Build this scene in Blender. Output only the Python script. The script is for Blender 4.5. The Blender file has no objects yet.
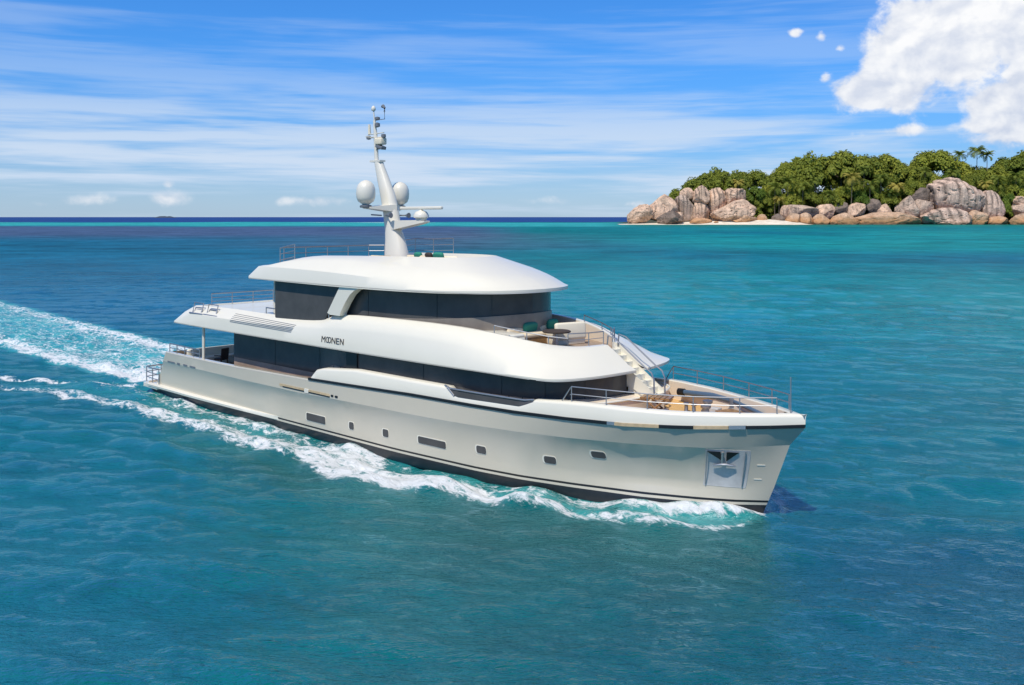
import bpy, bmesh, math, random
import numpy as np
from mathutils import Vector, Matrix, noise as mn

SC = bpy.context.scene
COL = SC.collection
R = math.radians
random.seed(7)

# ------------------------------------------------------------------ camera
F_PX, CAM_H, HOR = 950.0, 9.2, 217.0
cam = bpy.data.cameras.new('camera'); cam_o = bpy.data.objects.new('camera', cam); COL.objects.link(cam_o)
cam_o.location = (0, 0, CAM_H); cam_o.rotation_euler = (R(90), 0, 0)
cam.sensor_width = 36; cam.lens = 36*F_PX/1024; cam.shift_y = -(342.5-HOR)/1024
cam.clip_start = 0.5; cam.clip_end = 120000
SC.camera = cam_o
SC.view_settings.view_transform = 'Standard'; SC.view_settings.look = 'None'
SC.view_settings.gamma = 1; SC.view_settings.exposure = 0.0; SC.view_settings.use_curve_mapping = False
SC.cycles.max_bounces = 6; SC.cycles.caustics_reflective = False; SC.cycles.caustics_refractive = False
SC.cycles.sample_clamp_indirect = 6; SC.cycles.sample_clamp_direct = 8

# ------------------------------------------------------------------ sun + sky
SUN = Vector((-0.32, -0.64, 1.15)).normalized()          # towards the sun
sl = bpy.data.lights.new('sun', 'SUN'); sl.energy = 4.1; sl.angle = R(0.53); sl.color = (1, 0.94, 0.83)
so = bpy.data.objects.new('sun', sl); COL.objects.link(so)
so.rotation_euler = SUN.to_track_quat('Z', 'Y').to_euler()

W = bpy.data.worlds.new('World'); SC.world = W; W.use_nodes = True

class NT:
    """tiny node builder"""
    def __init__(s, tree): s.t = tree; s.n = tree.nodes; s.l = tree.links
    def new(s, typ, **kw):
        nd = s.n.new(typ)
        for k, v in kw.items(): setattr(nd, k, v)
        return nd
    def put(s, sock, v):
        if v is None: return
        if isinstance(v, bpy.types.NodeSocket): s.l.new(v, sock)
        else: sock.default_value = v
    def math(s, op, a, b=None, c=None, clamp=False):
        nd = s.new('ShaderNodeMath', operation=op); nd.use_clamp = clamp
        s.put(nd.inputs[0], a)
        if b is not None: s.put(nd.inputs[1], b)
        if c is not None: s.put(nd.inputs[2], c)
        return nd.outputs[0]
    def mix(s, f, a, b, blend='MIX'):
        nd = s.new('ShaderNodeMix', data_type='RGBA', blend_type=blend)
        s.put(nd.inputs[0], f); s.put(nd.inputs[6], a); s.put(nd.inputs[7], b)
        return nd.outputs[2]
    def mapr(s, v, a, b, c=0.0, d=1.0, smooth=True):
        nd = s.new('ShaderNodeMapRange'); nd.interpolation_type = 'SMOOTHSTEP' if smooth else 'LINEAR'
        s.put(nd.inputs[0], v); s.put(nd.inputs[1], a); s.put(nd.inputs[2], b); s.put(nd.inputs[3], c); s.put(nd.inputs[4], d)
        return nd.outputs[0]
    def noise(s, vec, scale, detail=4, rough=0.55, dist=0.0):
        nd = s.new('ShaderNodeTexNoise'); s.put(nd.inputs['Vector'], vec)
        s.put(nd.inputs['Scale'], scale); s.put(nd.inputs['Detail'], detail); s.put(nd.inputs['Roughness'], rough); s.put(nd.inputs['Distortion'], dist)
        return nd.outputs['Fac']
    def mapping(s, vec, scale=(1, 1, 1), rot=(0, 0, 0), loc=(0, 0, 0)):
        nd = s.new('ShaderNodeMapping'); s.put(nd.inputs['Vector'], vec)
        nd.inputs['Scale'].default_value = scale; nd.inputs['Rotation'].default_value = rot; nd.inputs['Location'].default_value = loc
        return nd.outputs[0]
    def sep(s, vec):
        nd = s.new('ShaderNodeSeparateXYZ'); s.put(nd.inputs[0], vec); return nd.outputs
    def comb(s, x, y, z=0.0):
        nd = s.new('ShaderNodeCombineXYZ'); s.put(nd.inputs[0], x); s.put(nd.inputs[1], y); s.put(nd.inputs[2], z); return nd.outputs[0]

def rgb(r, g, b):      # sRGB 0-255 to linear rgba
    f = lambda c: (c/255/12.92) if c/255 <= 0.04045 else ((c/255+0.055)/1.055)**2.4
    return (f(r), f(g), f(b), 1)

def build_world():
    k = NT(W.node_tree); k.n.clear()
    sky = k.new('ShaderNodeTexSky', sky_type='NISHITA', sun_disc=False)
    sky.sun_elevation = math.asin(SUN.z); sky.sun_rotation = math.atan2(SUN.x, SUN.y)
    sky.altitude = 0; sky.air_density = 1.0; sky.dust_density = 0.25; sky.ozone_density = 3.0
    tc = k.new('ShaderNodeTexCoord')
    x, y, z = k.sep(tc.outputs['Generated'])
    az = k.math('ARCTAN2', x, y); el = k.math('ARCSINE', z)
    STR = 0.10
    # deep tropical blue: the sky texture, tinted, a little clearer with height
    up = k.mapr(el, 0.0, 0.20)
    tint = k.mix(up, (0.44, 0.72, 1.20, 1), (0.31, 0.84, 1.50, 1))
    tint = k.mix(k.mapr(el, 0.55, 1.1), tint, (0.95, 0.92, 0.90, 1))
    base = k.mix(1.0, sky.outputs[0], tint, 'MULTIPLY')
    # thin streaks of cirrus lying level in bands
    v1 = k.comb(k.math('MULTIPLY', az, 2.2), k.math('MULTIPLY', el, 34.0), 1.3)
    n1 = k.noise(v1, 1.0, 5, 0.55, 0.35)
    v2 = k.comb(k.math('MULTIPLY', az, 5.0), k.math('MULTIPLY', el, 90.0), 7.7)
    n2 = k.noise(v2, 1.0, 4, 0.6, 0.3)
    v3 = k.comb(k.math('MULTIPLY', az, 1.1), k.math('MULTIPLY', el, 11.0), 4.1)
    n3 = k.noise(v3, 1.0, 2, 0.5)
    nn = k.math('ADD', k.math('MULTIPLY', n1, 0.55), k.math('MULTIPLY', n2, 0.25))
    nn = k.math('ADD', nn, k.math('MULTIPLY', n3, 0.35))
    band = k.math('MULTIPLY', k.mapr(el, 0.0, 0.03, 0.45, 1.0), k.mapr(el, 0.07, 0.155, 1.0, 0.30))
    band = k.math('MULTIPLY', band, k.mapr(el, 0.2, 0.5, 1.0, 0.35))
    m = k.math('MULTIPLY', k.mapr(nn, 0.51, 0.67), band)
    # low milky veil near the horizon
    veil = k.mapr(el, 0.0, 0.085, 0.36, 0.0)
    m = k.math('MINIMUM', k.math('ADD', k.math('MULTIPLY', m, 0.84), veil), 0.94)
    col = k.mix(m, base, tuple(c/STR for c in rgb(208, 224, 244)[:3])+(1,))
    # cumulus: soft blobs broken by fractal noise
    def ang(px, py):
        a = math.atan((px-512)/F_PX); return a, math.atan((HOR-py)/F_PX*math.cos(a))
    blobs = [(950,28,62,44,1.0),(908,62,38,36,1.0),(868,88,34,25,1.0),(900,92,34,24,.9),(1000,2,50,34,1.0),(890,22,26,26,.7),(1006,106,34,22,1.0),
             (1035,88,40,38,.9),(820,112,0,0,0),(1060,40,70,60,1.0),(1024,126,40,16,.85),(1100,100,60,40,.9)]
    puffs = [(173,198,26,11,.72),(168,184,9,7,.68),(96,200,38,8,.68),(310,201,60,8,.64),(795,33,10,6,.75),(822,36,8,8,.75),(840,48,8,5,.6),(826,78,10,9,.6),(905,130,26,9,.7),
             (870,134,26,7,.55),(545,201,46,7,.60),(1000,136,40,18,.75),(960,128,24,10,.6),(930,142,50,8,.5),(45,204,30,6,.6),(640,205,30,7,.6)]
    tot = None
    for bx, by, rx, ry, w in blobs+puffs:
        if rx == 0: continue
        a0, e0 = ang(bx, by)
        da = k.math('DIVIDE', k.math('SUBTRACT', az, a0), rx/F_PX)
        de = k.math('DIVIDE', k.math('SUBTRACT', el, e0), ry/F_PX)
        d2 = k.math('ADD', k.math('MULTIPLY', da, da), k.math('MULTIPLY', de, de))
        g = k.math('MULTIPLY', k.math('POWER', 2.718, k.math('MULTIPLY', d2, -1.0)), w)
        tot = g if tot is None else k.math('MAXIMUM', k.math('ADD', k.math('MULTIPLY', tot, 0.999), k.math('MULTIPLY', g, 0.35)), g)
    vc = k.comb(k.math('MULTIPLY', az, 1.0), k.math('MULTIPLY', el, 1.25), 0.0)
    nc = k.noise(vc, 26.0, 7, 0.58, 0.2)
    ncb = k.noise(vc, 60.0, 6, 0.6, 0.2)
    dens = k.math('ADD', tot, k.math('MULTIPLY', k.math('SUBTRACT', nc, 0.5), 1.3))
    cm = k.mapr(dens, 0.40, k.mapr(el, .02, .08, 1.0, .74))
    # relief of the cloud: brighter on the sunward billows
    nsh = k.noise(k.mapping(vc, loc=(0.006, -0.008, 0)), 26.0, 4, 0.5, 0.2)
    rel = k.math('ADD', k.mapr(k.math('SUBTRACT', k.noise(vc, 26.0, 4, 0.5, 0.2), nsh), -0.12, 0.12, 0.0, 0.65, False), k.mapr(ncb, .3, .7, 0, .16))
    rel = k.math('ADD', rel, k.mapr(el, 0.08, 0.21, 0.0, 0.3))
    cc = k.mix(rel, tuple(c/STR for c in rgb(205, 214, 232)[:3])+(1,), tuple(c/STR for c in rgb(255, 255, 255)[:3])+(1,))
    col = k.mix(k.math('MULTIPLY', cm, 0.97), col, cc)
    # below the horizon: plain dim sea colour so nothing glows from beneath
    col = k.mix(k.mapr(el, -0.03, -0.004), (0.35, 0.9, 1.5, 1), col)
    bg = k.new('ShaderNodeBackground'); k.put(bg.inputs[0], col); bg.inputs[1].default_value = STR
    out = k.new('ShaderNodeOutputWorld'); k.l.new(bg.outputs[0], out.inputs[0])
build_world()

# ------------------------------------------------------------------ materials
def mat(name, base, rough=0.5, metal=0.0, coat=0.0, spec=0.5, var=0.0, vscale=2.0, bump=0.0, bscale=30.0):
    m = bpy.data.materials.new(name); m.use_nodes = True
    k = NT(m.node_tree); p = k.n['Principled BSDF']
    c = tuple(base)+((1,) if len(base) == 3 else ())
    p.inputs['Base Color'].default_value = c
    p.inputs['Roughness'].default_value = rough; p.inputs['Metallic'].default_value = metal
    p.inputs['Coat Weight'].default_value = coat; p.inputs['Coat Roughness'].default_value = 0.06
    p.inputs['Specular IOR Level'].default_value = spec
    tc = k.new('ShaderNodeTexCoord')
    if var:
        n = k.noise(tc.outputs['Object'], vscale, 5, 0.6)
        f = k.mapr(n, 0.3, 0.7, 1-var, 1+var)
        mul = k.new('ShaderNodeVectorMath', operation='SCALE'); mul.inputs[0].default_value = c[:3]; k.put(mul.inputs['Scale'], f)
        k.l.new(mul.outputs[0], p.inputs['Base Color'])
    if bump:
        b = k.new('ShaderNodeBump'); b.inputs['Strength'].default_value = bump; b.inputs['Distance'].default_value = 0.02
        k.put(b.inputs['Height'], k.noise(tc.outputs['Object'], bscale, 4)); k.l.new(b.outputs[0], p.inputs['Normal'])
    return m

M = {}
M['hull'] = mat('champagne_hull_paint', (0.60, 0.54, 0.425), 0.26, 0, 0.8, var=0.02, vscale=0.4)
M['white'] = mat('cream_white_paint', (0.775, 0.735, 0.62), 0.34, 0, 0.45, var=0.015, vscale=0.5)
M['soffit'] = mat('soffit_paint', (0.72, 0.70, 0.64), 0.5)
M['black'] = mat('black_trim', (0.012, 0.012, 0.013), 0.3)
M['bottom'] = mat('dark_antifouling', (0.018, 0.019, 0.022), 0.35, var=0.15)
M['glass'] = mat('tinted_glass', (0.075, 0.073, 0.072), 0.20, 0, 0.0, 0.30, var=0.12, vscale=1.2)
M['glass2'] = mat('darker_tinted_glass', (0.012, 0.012, 0.014), 0.06, 0, 0, 0.5)
M['steel'] = mat('stainless_steel', (0.40, 0.40, 0.41), 0.5, 1.0)
M['steelb'] = mat('brushed_steel_plate', (0.56, 0.54, 0.52), 0.5, 0.15, var=0.08, vscale=3)
M['beige'] = mat('beige_cushion', (0.72, 0.60, 0.42), 0.85, bump=0.3)
M['cream'] = mat('cream_upholstery', (0.78, 0.70, 0.54), 0.8, bump=0.3)
M['peach'] = mat('peach_beige_paint', (0.74, 0.63, 0.50), 0.5)
M['green'] = mat('green_fabric', (0.02, 0.22, 0.15), 0.8, bump=0.4)
M['darkfab'] = mat('dark_brown_fabric', (0.05, 0.035, 0.028), 0.8, bump=0.4)
M['wood'] = mat('varnished_wood', (0.30, 0.16, 0.06), 0.4, 0, .3, var=0.25, vscale=9)
M['tan'] = mat('tan_teak_fairing', (0.52, 0.40, 0.24), 0.5, var=0.15, vscale=4)
M['mast'] = mat('mast_white_paint', (0.74, 0.70, 0.60), 0.4, 0, .3)
M['grey'] = mat('grey_equipment', (0.16, 0.17, 0.19), 0.45)
M['bluegrey'] = mat('blue_grey_tube', (0.10, 0.16, 0.24), 0.35, 0.3)
M['sillbrown'] = mat('bronze_grey_sill', (0.22, 0.19, 0.16), 0.35, var=0.1)
M['letter'] = mat('dark_grey_letters', (0.07, 0.07, 0.07), 0.4)

def teak_mat(name, c1, c2, w=0.12):
    m = bpy.data.materials.new(name); m.use_nodes = True
    k = NT(m.node_tree); p = k.n['Principled BSDF']; p.inputs['Roughness'].default_value = 0.6
    tc = k.new('ShaderNodeTexCoord'); x, y, z = k.sep(tc.outputs['Object'])
    fr = k.math('FRACT', k.math('DIVIDE', y, w))
    seam = k.math('LESS_THAN', fr, 0.09)
    n = k.noise(k.mapping(tc.outputs['Object'], (0.8, 9, 1)), 1.5, 4)
    c = k.mix(k.mapr(n, .3, .7), c1+(1,), c2+(1,))
    c = k.mix(seam, c, (0.05, 0.04, 0.03, 1))
    k.l.new(c, p.inputs['Base Color']); return m
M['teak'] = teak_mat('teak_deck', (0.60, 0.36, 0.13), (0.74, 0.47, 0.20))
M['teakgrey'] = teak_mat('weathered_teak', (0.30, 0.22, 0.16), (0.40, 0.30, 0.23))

# ------------------------------------------------------------------ mesh helpers
def link_mesh(name, verts, faces, m=None, parent=None, smooth=True, angle=35):
    me = bpy.data.meshes.new(name); me.from_pydata([tuple(v) for v in verts], [], faces); me.validate(); me.update()
    return link_me(name, me, m, parent, smooth, angle)
def link_me(name, me, m=None, parent=None, smooth=True, angle=35):
    if m is not None: me.materials.append(m)
    if smooth and len(me.polygons):
        me.shade_smooth(); me.set_sharp_from_angle(angle=R(angle))
    o = bpy.data.objects.new(name, me); COL.objects.link(o)
    if parent is not None: o.parent = parent
    return o
def tag(o, label=None, cat=None, group=None, kind=None):
    if label: o['label'] = label
    if cat: o['category'] = cat
    if group: o['group'] = group
    if kind: o['kind'] = kind
    return o
def empty(name, loc=(0, 0, 0), rz=0.0):
    o = bpy.data.objects.new(name, None); COL.objects.link(o); o.location = loc; o.rotation_euler = (0, 0, rz); o.empty_display_size = .3
    return o

class MB:
    """collects shapes into one mesh"""
    def __init__(s): s.v = []; s.f = []
    def add(s, verts, faces):
        o = len(s.v); s.v += [tuple(v) for v in verts]; s.f += [tuple(i+o for i in f) for f in faces]; return s
    def box(s, c, d, rz=0.0, ry=0.0, bev=0.0):
        bm = bmesh.new(); bmesh.ops.create_cube(bm, size=1)
        for v in bm.verts: v.co = Vector((v.co.x*d[0], v.co.y*d[1], v.co.z*d[2]))
        if bev: bmesh.ops.bevel(bm, geom=list(bm.edges), offset=bev, segments=3, affect='EDGES', profile=.5)
        mx = Matrix.Translation(c) @ Matrix.Rotation(rz, 4, 'Z') @ Matrix.Rotation(ry, 4, 'Y')
        bm.verts.index_update()
        s.add([mx @ v.co for v in bm.verts], [[v.index for v in f.verts] for f in bm.faces]); bm.free(); return s
    def tube(s, pts, r, n=8, caps=True):
        pts = [Vector(p) for p in pts]; rs = r if isinstance(r, (list, tuple)) else [r]*len(pts)
        rings = []; up = Vector((0, 0, 1))
        for i, p in enumerate(pts):
            t = (pts[min(i+1, len(pts)-1)]-pts[max(i-1, 0)]).normalized()
            a = t.cross(up)
            if a.length < 1e-3: a = t.cross(Vector((1, 0, 0)))
            a.normalize(); b = a.cross(t).normalized()
            rings.append([p+(a*math.cos(q)+b*math.sin(q))*rs[i] for q in [2*math.pi*j/n for j in range(n)]])
        vs = [v for ring in rings for v in ring]; fs = []
        for i in range(len(pts)-1):
            for j in range(n):
                fs.append((i*n+j, i*n+(j+1) % n, (i+1)*n+(j+1) % n, (i+1)*n+j))
        if caps: fs.append(tuple(range(n))[::-1]); fs.append(tuple(range((len(pts)-1)*n, len(pts)*n)))
        return s.add(vs, fs)
    def lathe(s, prof, c, n=24, sc=(1, 1)):
        vs = []; fs = []
        for (r, z) in prof:
            for j in range(n):
                q = 2*math.pi*j/n; vs.append((c[0]+r*sc[0]*math.cos(q), c[1]+r*sc[1]*math.sin(q), c[2]+z))
        for i in range(len(prof)-1):
            for j in range(n): fs.append((i*n+j, i*n+(j+1) % n, (i+1)*n+(j+1) % n, (i+1)*n+j))
        fs.append(tuple(range(n))[::-1]); fs.append(tuple(range((len(prof)-1)*n, len(prof)*n)))
        return s.add(vs, fs)
    def grid(s, rows, closed=False):
        n = len(rows[0]); vs = [p for r in rows for p in r]; fs = []
        for i in range(len(rows)-1):
            for j in range(n-(0 if closed else 1)):
                fs.append((i*n+j, i*n+(j+1) % n, (i+1)*n+(j+1) % n, (i+1)*n+j))
        return s.add(vs, fs)
    def prism(s, poly, z0, z1):
        n = len(poly)
        z0f = z0 if callable(z0) else (lambda x, y: z0); z1f = z1 if callable(z1) else (lambda x, y: z1)
        vs = [(x, y, z0f(x, y)) for x, y in poly]+[(x, y, z1f(x, y)) for x, y in poly]
        fs = [tuple(range(n))[::-1], tuple(range(n, 2*n))]+[(i, (i+1) % n, n+(i+1) % n, n+i) for i in range(n)]
        return s.add(vs, fs)
    def plate(s, poly_xz, y0, y1):   # outline in the x-z plane given thickness along y
        n = len(poly_xz)
        vs = [(x, y0, z) for x, z in poly_xz]+[(x, y1, z) for x, z in poly_xz]
        fs = [tuple(range(n)), tuple(range(n, 2*n))[::-1]]+[((i+1) % n, i, n+i, n+(i+1) % n) for i in range(n)]
        return s.add(vs, fs)
    def build(s, name, m, parent=None, smooth=True, angle=35, fix=True):
        me = bpy.data.meshes.new(name); me.from_pydata(s.v, [], s.f); me.validate()
        if fix:
            bm = bmesh.new(); bm.from_mesh(me); bmesh.ops.recalc_face_normals(bm, faces=bm.faces); bm.to_mesh(me); bm.free()
        me.update(); return link_me(name, me, m, parent, smooth, angle)

def chaikin(pts, it=2):
    pts = [np.array(p, float) for p in pts]
    for _ in range(it):
        q = [pts[0]]
        for a, b in zip(pts[:-1], pts[1:]): q += [a*.75+b*.25, a*.25+b*.75]
        q.append(pts[-1]); pts = q
    return pts
def mir(pts): return [(p[0], -p[1], p[2]) if len(p) == 3 else (p[0], -p[1]) for p in pts]
def tb(tab):
    xs = [a for a, b in tab]; ys = [b for a, b in tab]
    return lambda x: float(np.interp(x, xs, ys))
# --------------------------------------------------------------------------- SEA
SHIP_O = np.array([-17.08637582, 52.87051086]); SU = np.array([0.72176023, -0.69214317]); SV = np.array([0.69214317, 0.72176023])
SHIP_RZ = math.atan2(SU[1], SU[0])
wl_b = tb([(.7,3.2),(5,3.33),(12,3.42),(21,3.42),(25,3.26),(27,3.0),(29,2.55),(31,2.05),(32.5,1.35),(33.5,.75),(34.28,0)])

def sstep(x, a, b):
    t = np.clip((x-a)/(b-a), 0, 1); return t*t*(3-2*t)

def build_sea():
    # a polar sheet centred under the viewpoint, finer near the yacht, reaching the horizon on every side
    angs = np.radians(np.concatenate([np.linspace(-180, -40, 70)[:-1], np.arange(-40, 40.01, 0.125), np.linspace(40, 180, 70)[1:]]))
    rad = [0.0, 2.0, 4.0, 6.0, 8.0, 10.0, 12.0]
    while rad[-1] < 85: rad.append(rad[-1]*1.0036)
    while rad[-1] < 3000: rad.append(rad[-1]*1.012)
    while rad[-1] < 90000: rad.append(rad[-1]*1.12)
    rad = np.array(rad)
    Rr, A = np.meshgrid(rad, angs, indexing='ij')
    X = Rr*np.sin(A); Y = Rr*np.cos(A); Z = np.zeros_like(X)
    rng = np.random.default_rng(3)
    # wind waves
    for i in range(110):
        lam = 10**rng.uniform(math.log10(0.38), math.log10(7)); k = 2*math.pi/lam
        th = R(262)+rng.normal(0, 0.42); ph = rng.uniform(0, 6.283)
        amp = 0.0027*lam**0.80
        fade = np.clip((lam*60-Rr)/(lam*30), 0, 1)
        g = np.sin(k*(X*math.cos(th)+Y*math.sin(th))+ph)
        Z += amp*fade*(g+0.25*np.cos(2*(k*(X*math.cos(th)+Y*math.sin(th))+ph)))
    dx = X-SHIP_O[0]; dy = Y-SHIP_O[1]
    sx = dx*SU[0]+dy*SU[1]; sy = dx*SV[0]+dy*SV[1]
    near = (Rr < 260)
    # --- wake of the yacht: foam density (foam), aerated turquoise water (aer), wave heights
    foam = np.zeros_like(X); aer = np.zeros_like(X)
    hb = np.interp(sx, [.7,5,12,21,25,27,29,31,32.5,33.5,34.28], [3.2,3.4,3.5,3.52,3.4,3.15,2.7,2.05,1.35,.75,0])
    ay = np.abs(sy)
    outer = np.interp(sx, [-6,-3,2,6.7,10.8,14.5,18.2,21,23.5,25.5,27.3,28.6,30.5,32.3,34.0,34.6,35], [7.9,7.1,6.6,6.3,6.15,6.2,6.1,6.6,6.3,5.4,4.7,4.2,3.75,3.3,2.1,.9,.3])
    wob = 0.20*np.sin(sx*.9+1)+0.10*np.sin(sx*2.3+2)
    outer = outer+wob*np.clip((34-sx)/6, 0, 1)
    along = sstep(sx, -9, -2)*(1-sstep(sx, 34.3, 34.7))
    inner_gap = np.interp(sx, [-4,2,8,14,19,22,27,30,33,34.5], [2.4,1.7,1.3,1.2,1.1,.9,.65,.8,.6,.1])
    e = outer-ay                                    # inside distance from the outer foam line
    bandw = np.interp(sx, [-6,0,8,14,17.5,20,23,26,29,32,34.5], [.6,1.0,1.3,1.6,2.6,3.0,2.3,1.4,.7,.7,.5])
    band = sstep(e, -0.55, 0.40)*(1-sstep(e, bandw*.75, bandw*1.35))
    stren = np.interp(sx, [-9,-4,2,8,14,18,22,26,28,31,34], [.25,.60,.68,.75,.80,.84,.94,.95,.84,.70,.75])
    foam = np.maximum(foam, band*along*stren)
    skin = sstep(ay-hb, -.3, 0)*(1-sstep(ay-hb, .25, inner_gap+.5))*along       # spray drawn along the hull
    foam = np.maximum(foam, skin*np.interp(sx, [0,4,10,14,18,24,28,31,34], [.50,.66,.70,.62,.48,.42,.60,.72,.95]))
    # sheet of turquoise between the hull and the foam line
    aer = np.maximum(aer, sstep(e, -.1, .5)*along*np.interp(sx, [-5,5,14,18,22,26,30,34], [.35,.35,.25,.3,.3,.55,.62,.5]))
    # curling bow wave right at the stem
    bw = np.exp(-((sx-32.9)/1.25)**2)*np.exp(-((ay-hb-.30)/.38)**2)
    foam = np.maximum(foam, bw*1.02)
    # stern wake: broad churned lane that drifts a little to port
    sm = -sx
    cen = np.interp(sm, [0,4,14,27,55,100], [0.2,1.0,1.6,2.2,3.4,5]); half = np.interp(sm, [0,3,14,27,55,120], [2.2,3.6,4.7,5.0,6.0,9])
    q = (sy-cen)/half
    edge_w = np.exp(-((np.abs(q)-.80)/.22)**2)
    lane = (1-sstep(np.abs(q), .88, 1.12))*sstep(sm, -.6, 1.2)*(1-sstep(sm, 60, 130))
    lane_f = lane*(.60+.30*edge_w+.32*(1-sstep(sm, 0, 13)))*np.interp(sm, [0,15,40,90], [1,.92,.78,.55])
    foam = np.maximum(foam, lane_f); aer = np.maximum(aer, lane*np.interp(sm, [0,10,40,90], [.8,1,.9,.5]))
    # two diverging streaks on the starboard quarter, and their twins to port
    def streak(pts, w, s):
        nonlocal foam
        px = np.array([p[0] for p in pts]); py = np.array([p[1] for p in pts])
        o = np.argsort(px); yy = np.interp(sx, px[o], py[o])
        inx = sstep(sx, px.min()-2.5, px.min()+2)*(1-sstep(sx, px.max()-1, px.max()+.5))
        foam = np.maximum(foam, np.exp(-((ay-yy+.2*np.sin(sx*2.3))/w)**2)*inx*s)
    streak([(-12,7.6),(-8.6,6.9),(-5.9,5.6),(-3.2,3.9),(-1.2,3.0)], .42, .92)
    streak([(-7,8.4),(-5,7.7),(-3.1,7.1),(2,6.5)], .5, .75)
    # heights: bow wave, divergent crest, trough along the side, boil astern
    Z += near*along*(0.14*np.exp(-((e-.45)/.6)**2)*np.interp(sx, [-5,10,20,27,33,34.6], [.5,.7,1.0,1.0,.8,.2]))
    Z += near*0.42*np.exp(-((sx-32.6)/1.7)**2)*np.exp(-((ay-hb-.1)/.55)**2)
    Z += near*along*(-0.06)*np.exp(-((ay-hb-.6)/.8)**2)*np.interp(sx, [0,20,28,31], [1,1,.6,0])
    boil = np.zeros_like(X)
    for i in range(26):
        lam = rng.uniform(.5, 2.6); k = 2*math.pi/lam; th = rng.uniform(0, 6.28)
        boil += lam*.018*np.sin(k*(sx*math.cos(th)*.6+sy*math.sin(th))+rng.uniform(0, 6.28))
    Z += near*boil*np.clip(foam*1.1, 0, 1)*.9
    for j, (o0, a0) in enumerate([(1.9, .16), (3.9, .10), (6.2, .07)]):   # kelvin arms spreading from the side
        line = outer+o0+np.clip(16-sx, 0, 60)*.18
        Z += near*a0*np.exp(-((ay-line)/.7)**2)*sstep(sx, -70, -20)*(1-sstep(sx, 14, 26))
    # --- what lies under the water: sand, weed and reef seen through it
    def blob(xc, dc, sx_, sd_): return np.exp(-((X-xc)/sx_)**2-((Y-dc)/sd_)**2)
    C = np.zeros(X.shape+(3,))
    def over(colr, w):
        nonlocal C
        w = np.clip(w, 0, 1)[..., None]; C = C*(1-w)+np.array(colr)*w
    C[:] = (0.0002, 0.152, 0.156)                                   # open water
    over((0.006, 0.118, 0.205), sstep(Y, 52, 95)*(1-sstep(X/np.maximum(Y, 1), -.12, .04)))      # bluer left, beyond the wake
    over((0.0002, 0.108, 0.106), blob(3, 24, 10, 9)*.9)              # greener patch ahead of the viewer
    over((0.0002, 0.076, 0.092), blob(13, 20, 9, 7)*.9+blob(11.5, 25.5, 4, 2.5)*.6)                   # deep water by the bow
    over((0.003, 0.215, 0.235), sstep(Y, 34, 70)*sstep(X/np.maximum(Y, 1), .05, .25))            # pale shallow on the right
    over((0.006, 0.110, 0.215), blob(130, 210, 60, 60)*.8+blob(40, 300, 60, 70)*.5)
    over((0.010, 0.275, 0.265), blob(95, 330, 60, 90)*.8+blob(24, 120, 22, 40)*.7+blob(230, 520, 60, 110)*.7+blob(55, 90, 12, 18)*.4)
    over((0.004, 0.105, 0.185), blob(150, 560, 50, 60)*.6+blob(45, 230, 16, 40)*.5+blob(110, 200, 30, 34)*.45)
    over((0.006, 0.165, 0.185), sstep(Y, 480, 900)*sstep(X/np.maximum(Y, 1), .02, .12)*.8)
    over((0.012, 0.185, 0.150), sstep(Y, 760, 1080)*sstep(X, 40, 140)*.9)
    Y0 = Y; Y = Y*(1+.035*np.sin(X/140+1)+.03*np.sin(X/61)+.018*np.sin(X/23+2))
    left = 1-sstep(X/np.maximum(Y, 1), -.06, .03)
    over((0.075, 0.085, 0.170), sstep(Y, 330, 520)*(1-sstep(Y, 800, 1000))*left*.75)             # weedy violet reef
    over((0.075, 0.105, 0.160), sstep(Y, 230, 330)*(1-sstep(Y, 480, 640))*np.exp(-((X+35)/60)**2)*.7)
    over((0.030, 0.330, 0.330), sstep(Y, 860, 1050)*(1-sstep(Y, 1500, 1750))*(1-sstep(X/np.maximum(Y, 1), .08, .13)))  # lagoon
    over((0.015, 0.045, 0.190), sstep(Y, 1650, 1900))              # deep ocean beyond the reef
    Y = Y0
    # breakers on the reef edge
    surf = np.exp(-((Y-1620-14*np.sin(X/35))/34)**2)*(np.exp(-((X+205)/80)**2)+.6*np.exp(-((X+330)/40)**2)+.5*np.exp(-((X+870)/70)**2)+.35*np.exp(-((X+560)/50)**2))
    surf += np.exp(-((Y-1450)/26)**2)*.8*np.exp(-((X+165)/70)**2)
    shore0 = np.exp(-((Y-1136-4*np.sin(X/17))/5)**2)*np.clip(np.sin(X/13)+.6*np.sin(X/5.1)+.1, 0, 1)*sstep(X, 330, 360)*.75
    shore = shore0+np.exp(-((Y-1152)/5)**2)*(np.exp(-((X-590)/7)**2)+.8*np.exp(-((X-250)/80)**2)+.4*np.exp(-((X-160)/25)**2))
    foam = np.maximum(foam, np.clip(surf*1.15, 0, 1)); foam = np.maximum(foam, np.clip(shore, 0, 1))

    nr, na = X.shape
    co = np.stack([X, Y, Z], -1).reshape(-1, 3)
    idx = np.arange(nr*na).reshape(nr, na)
    quads = np.stack([idx[:-1, :-1], idx[:-1, 1:], idx[1:, 1:], idx[1:, :-1]], -1).reshape(-1, 4)[:, ::-1]
    quads = quads[(na-1):]                      # the innermost ring is degenerate
    # cap the middle with a fan
    me = bpy.data.meshes.new('sea'); nq = len(quads)
    me.vertices.add(len(co)); me.vertices.foreach_set('co', co.ravel())
    me.loops.add(nq*4); me.loops.foreach_set('vertex_index', quads.ravel().astype(np.int32))
    me.polygons.add(nq); me.polygons.foreach_set('loop_start', (np.arange(nq)*4).astype(np.int32)); me.polygons.foreach_set('loop_total', np.full(nq, 4, np.int32))
    me.update(calc_edges=True)
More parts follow.
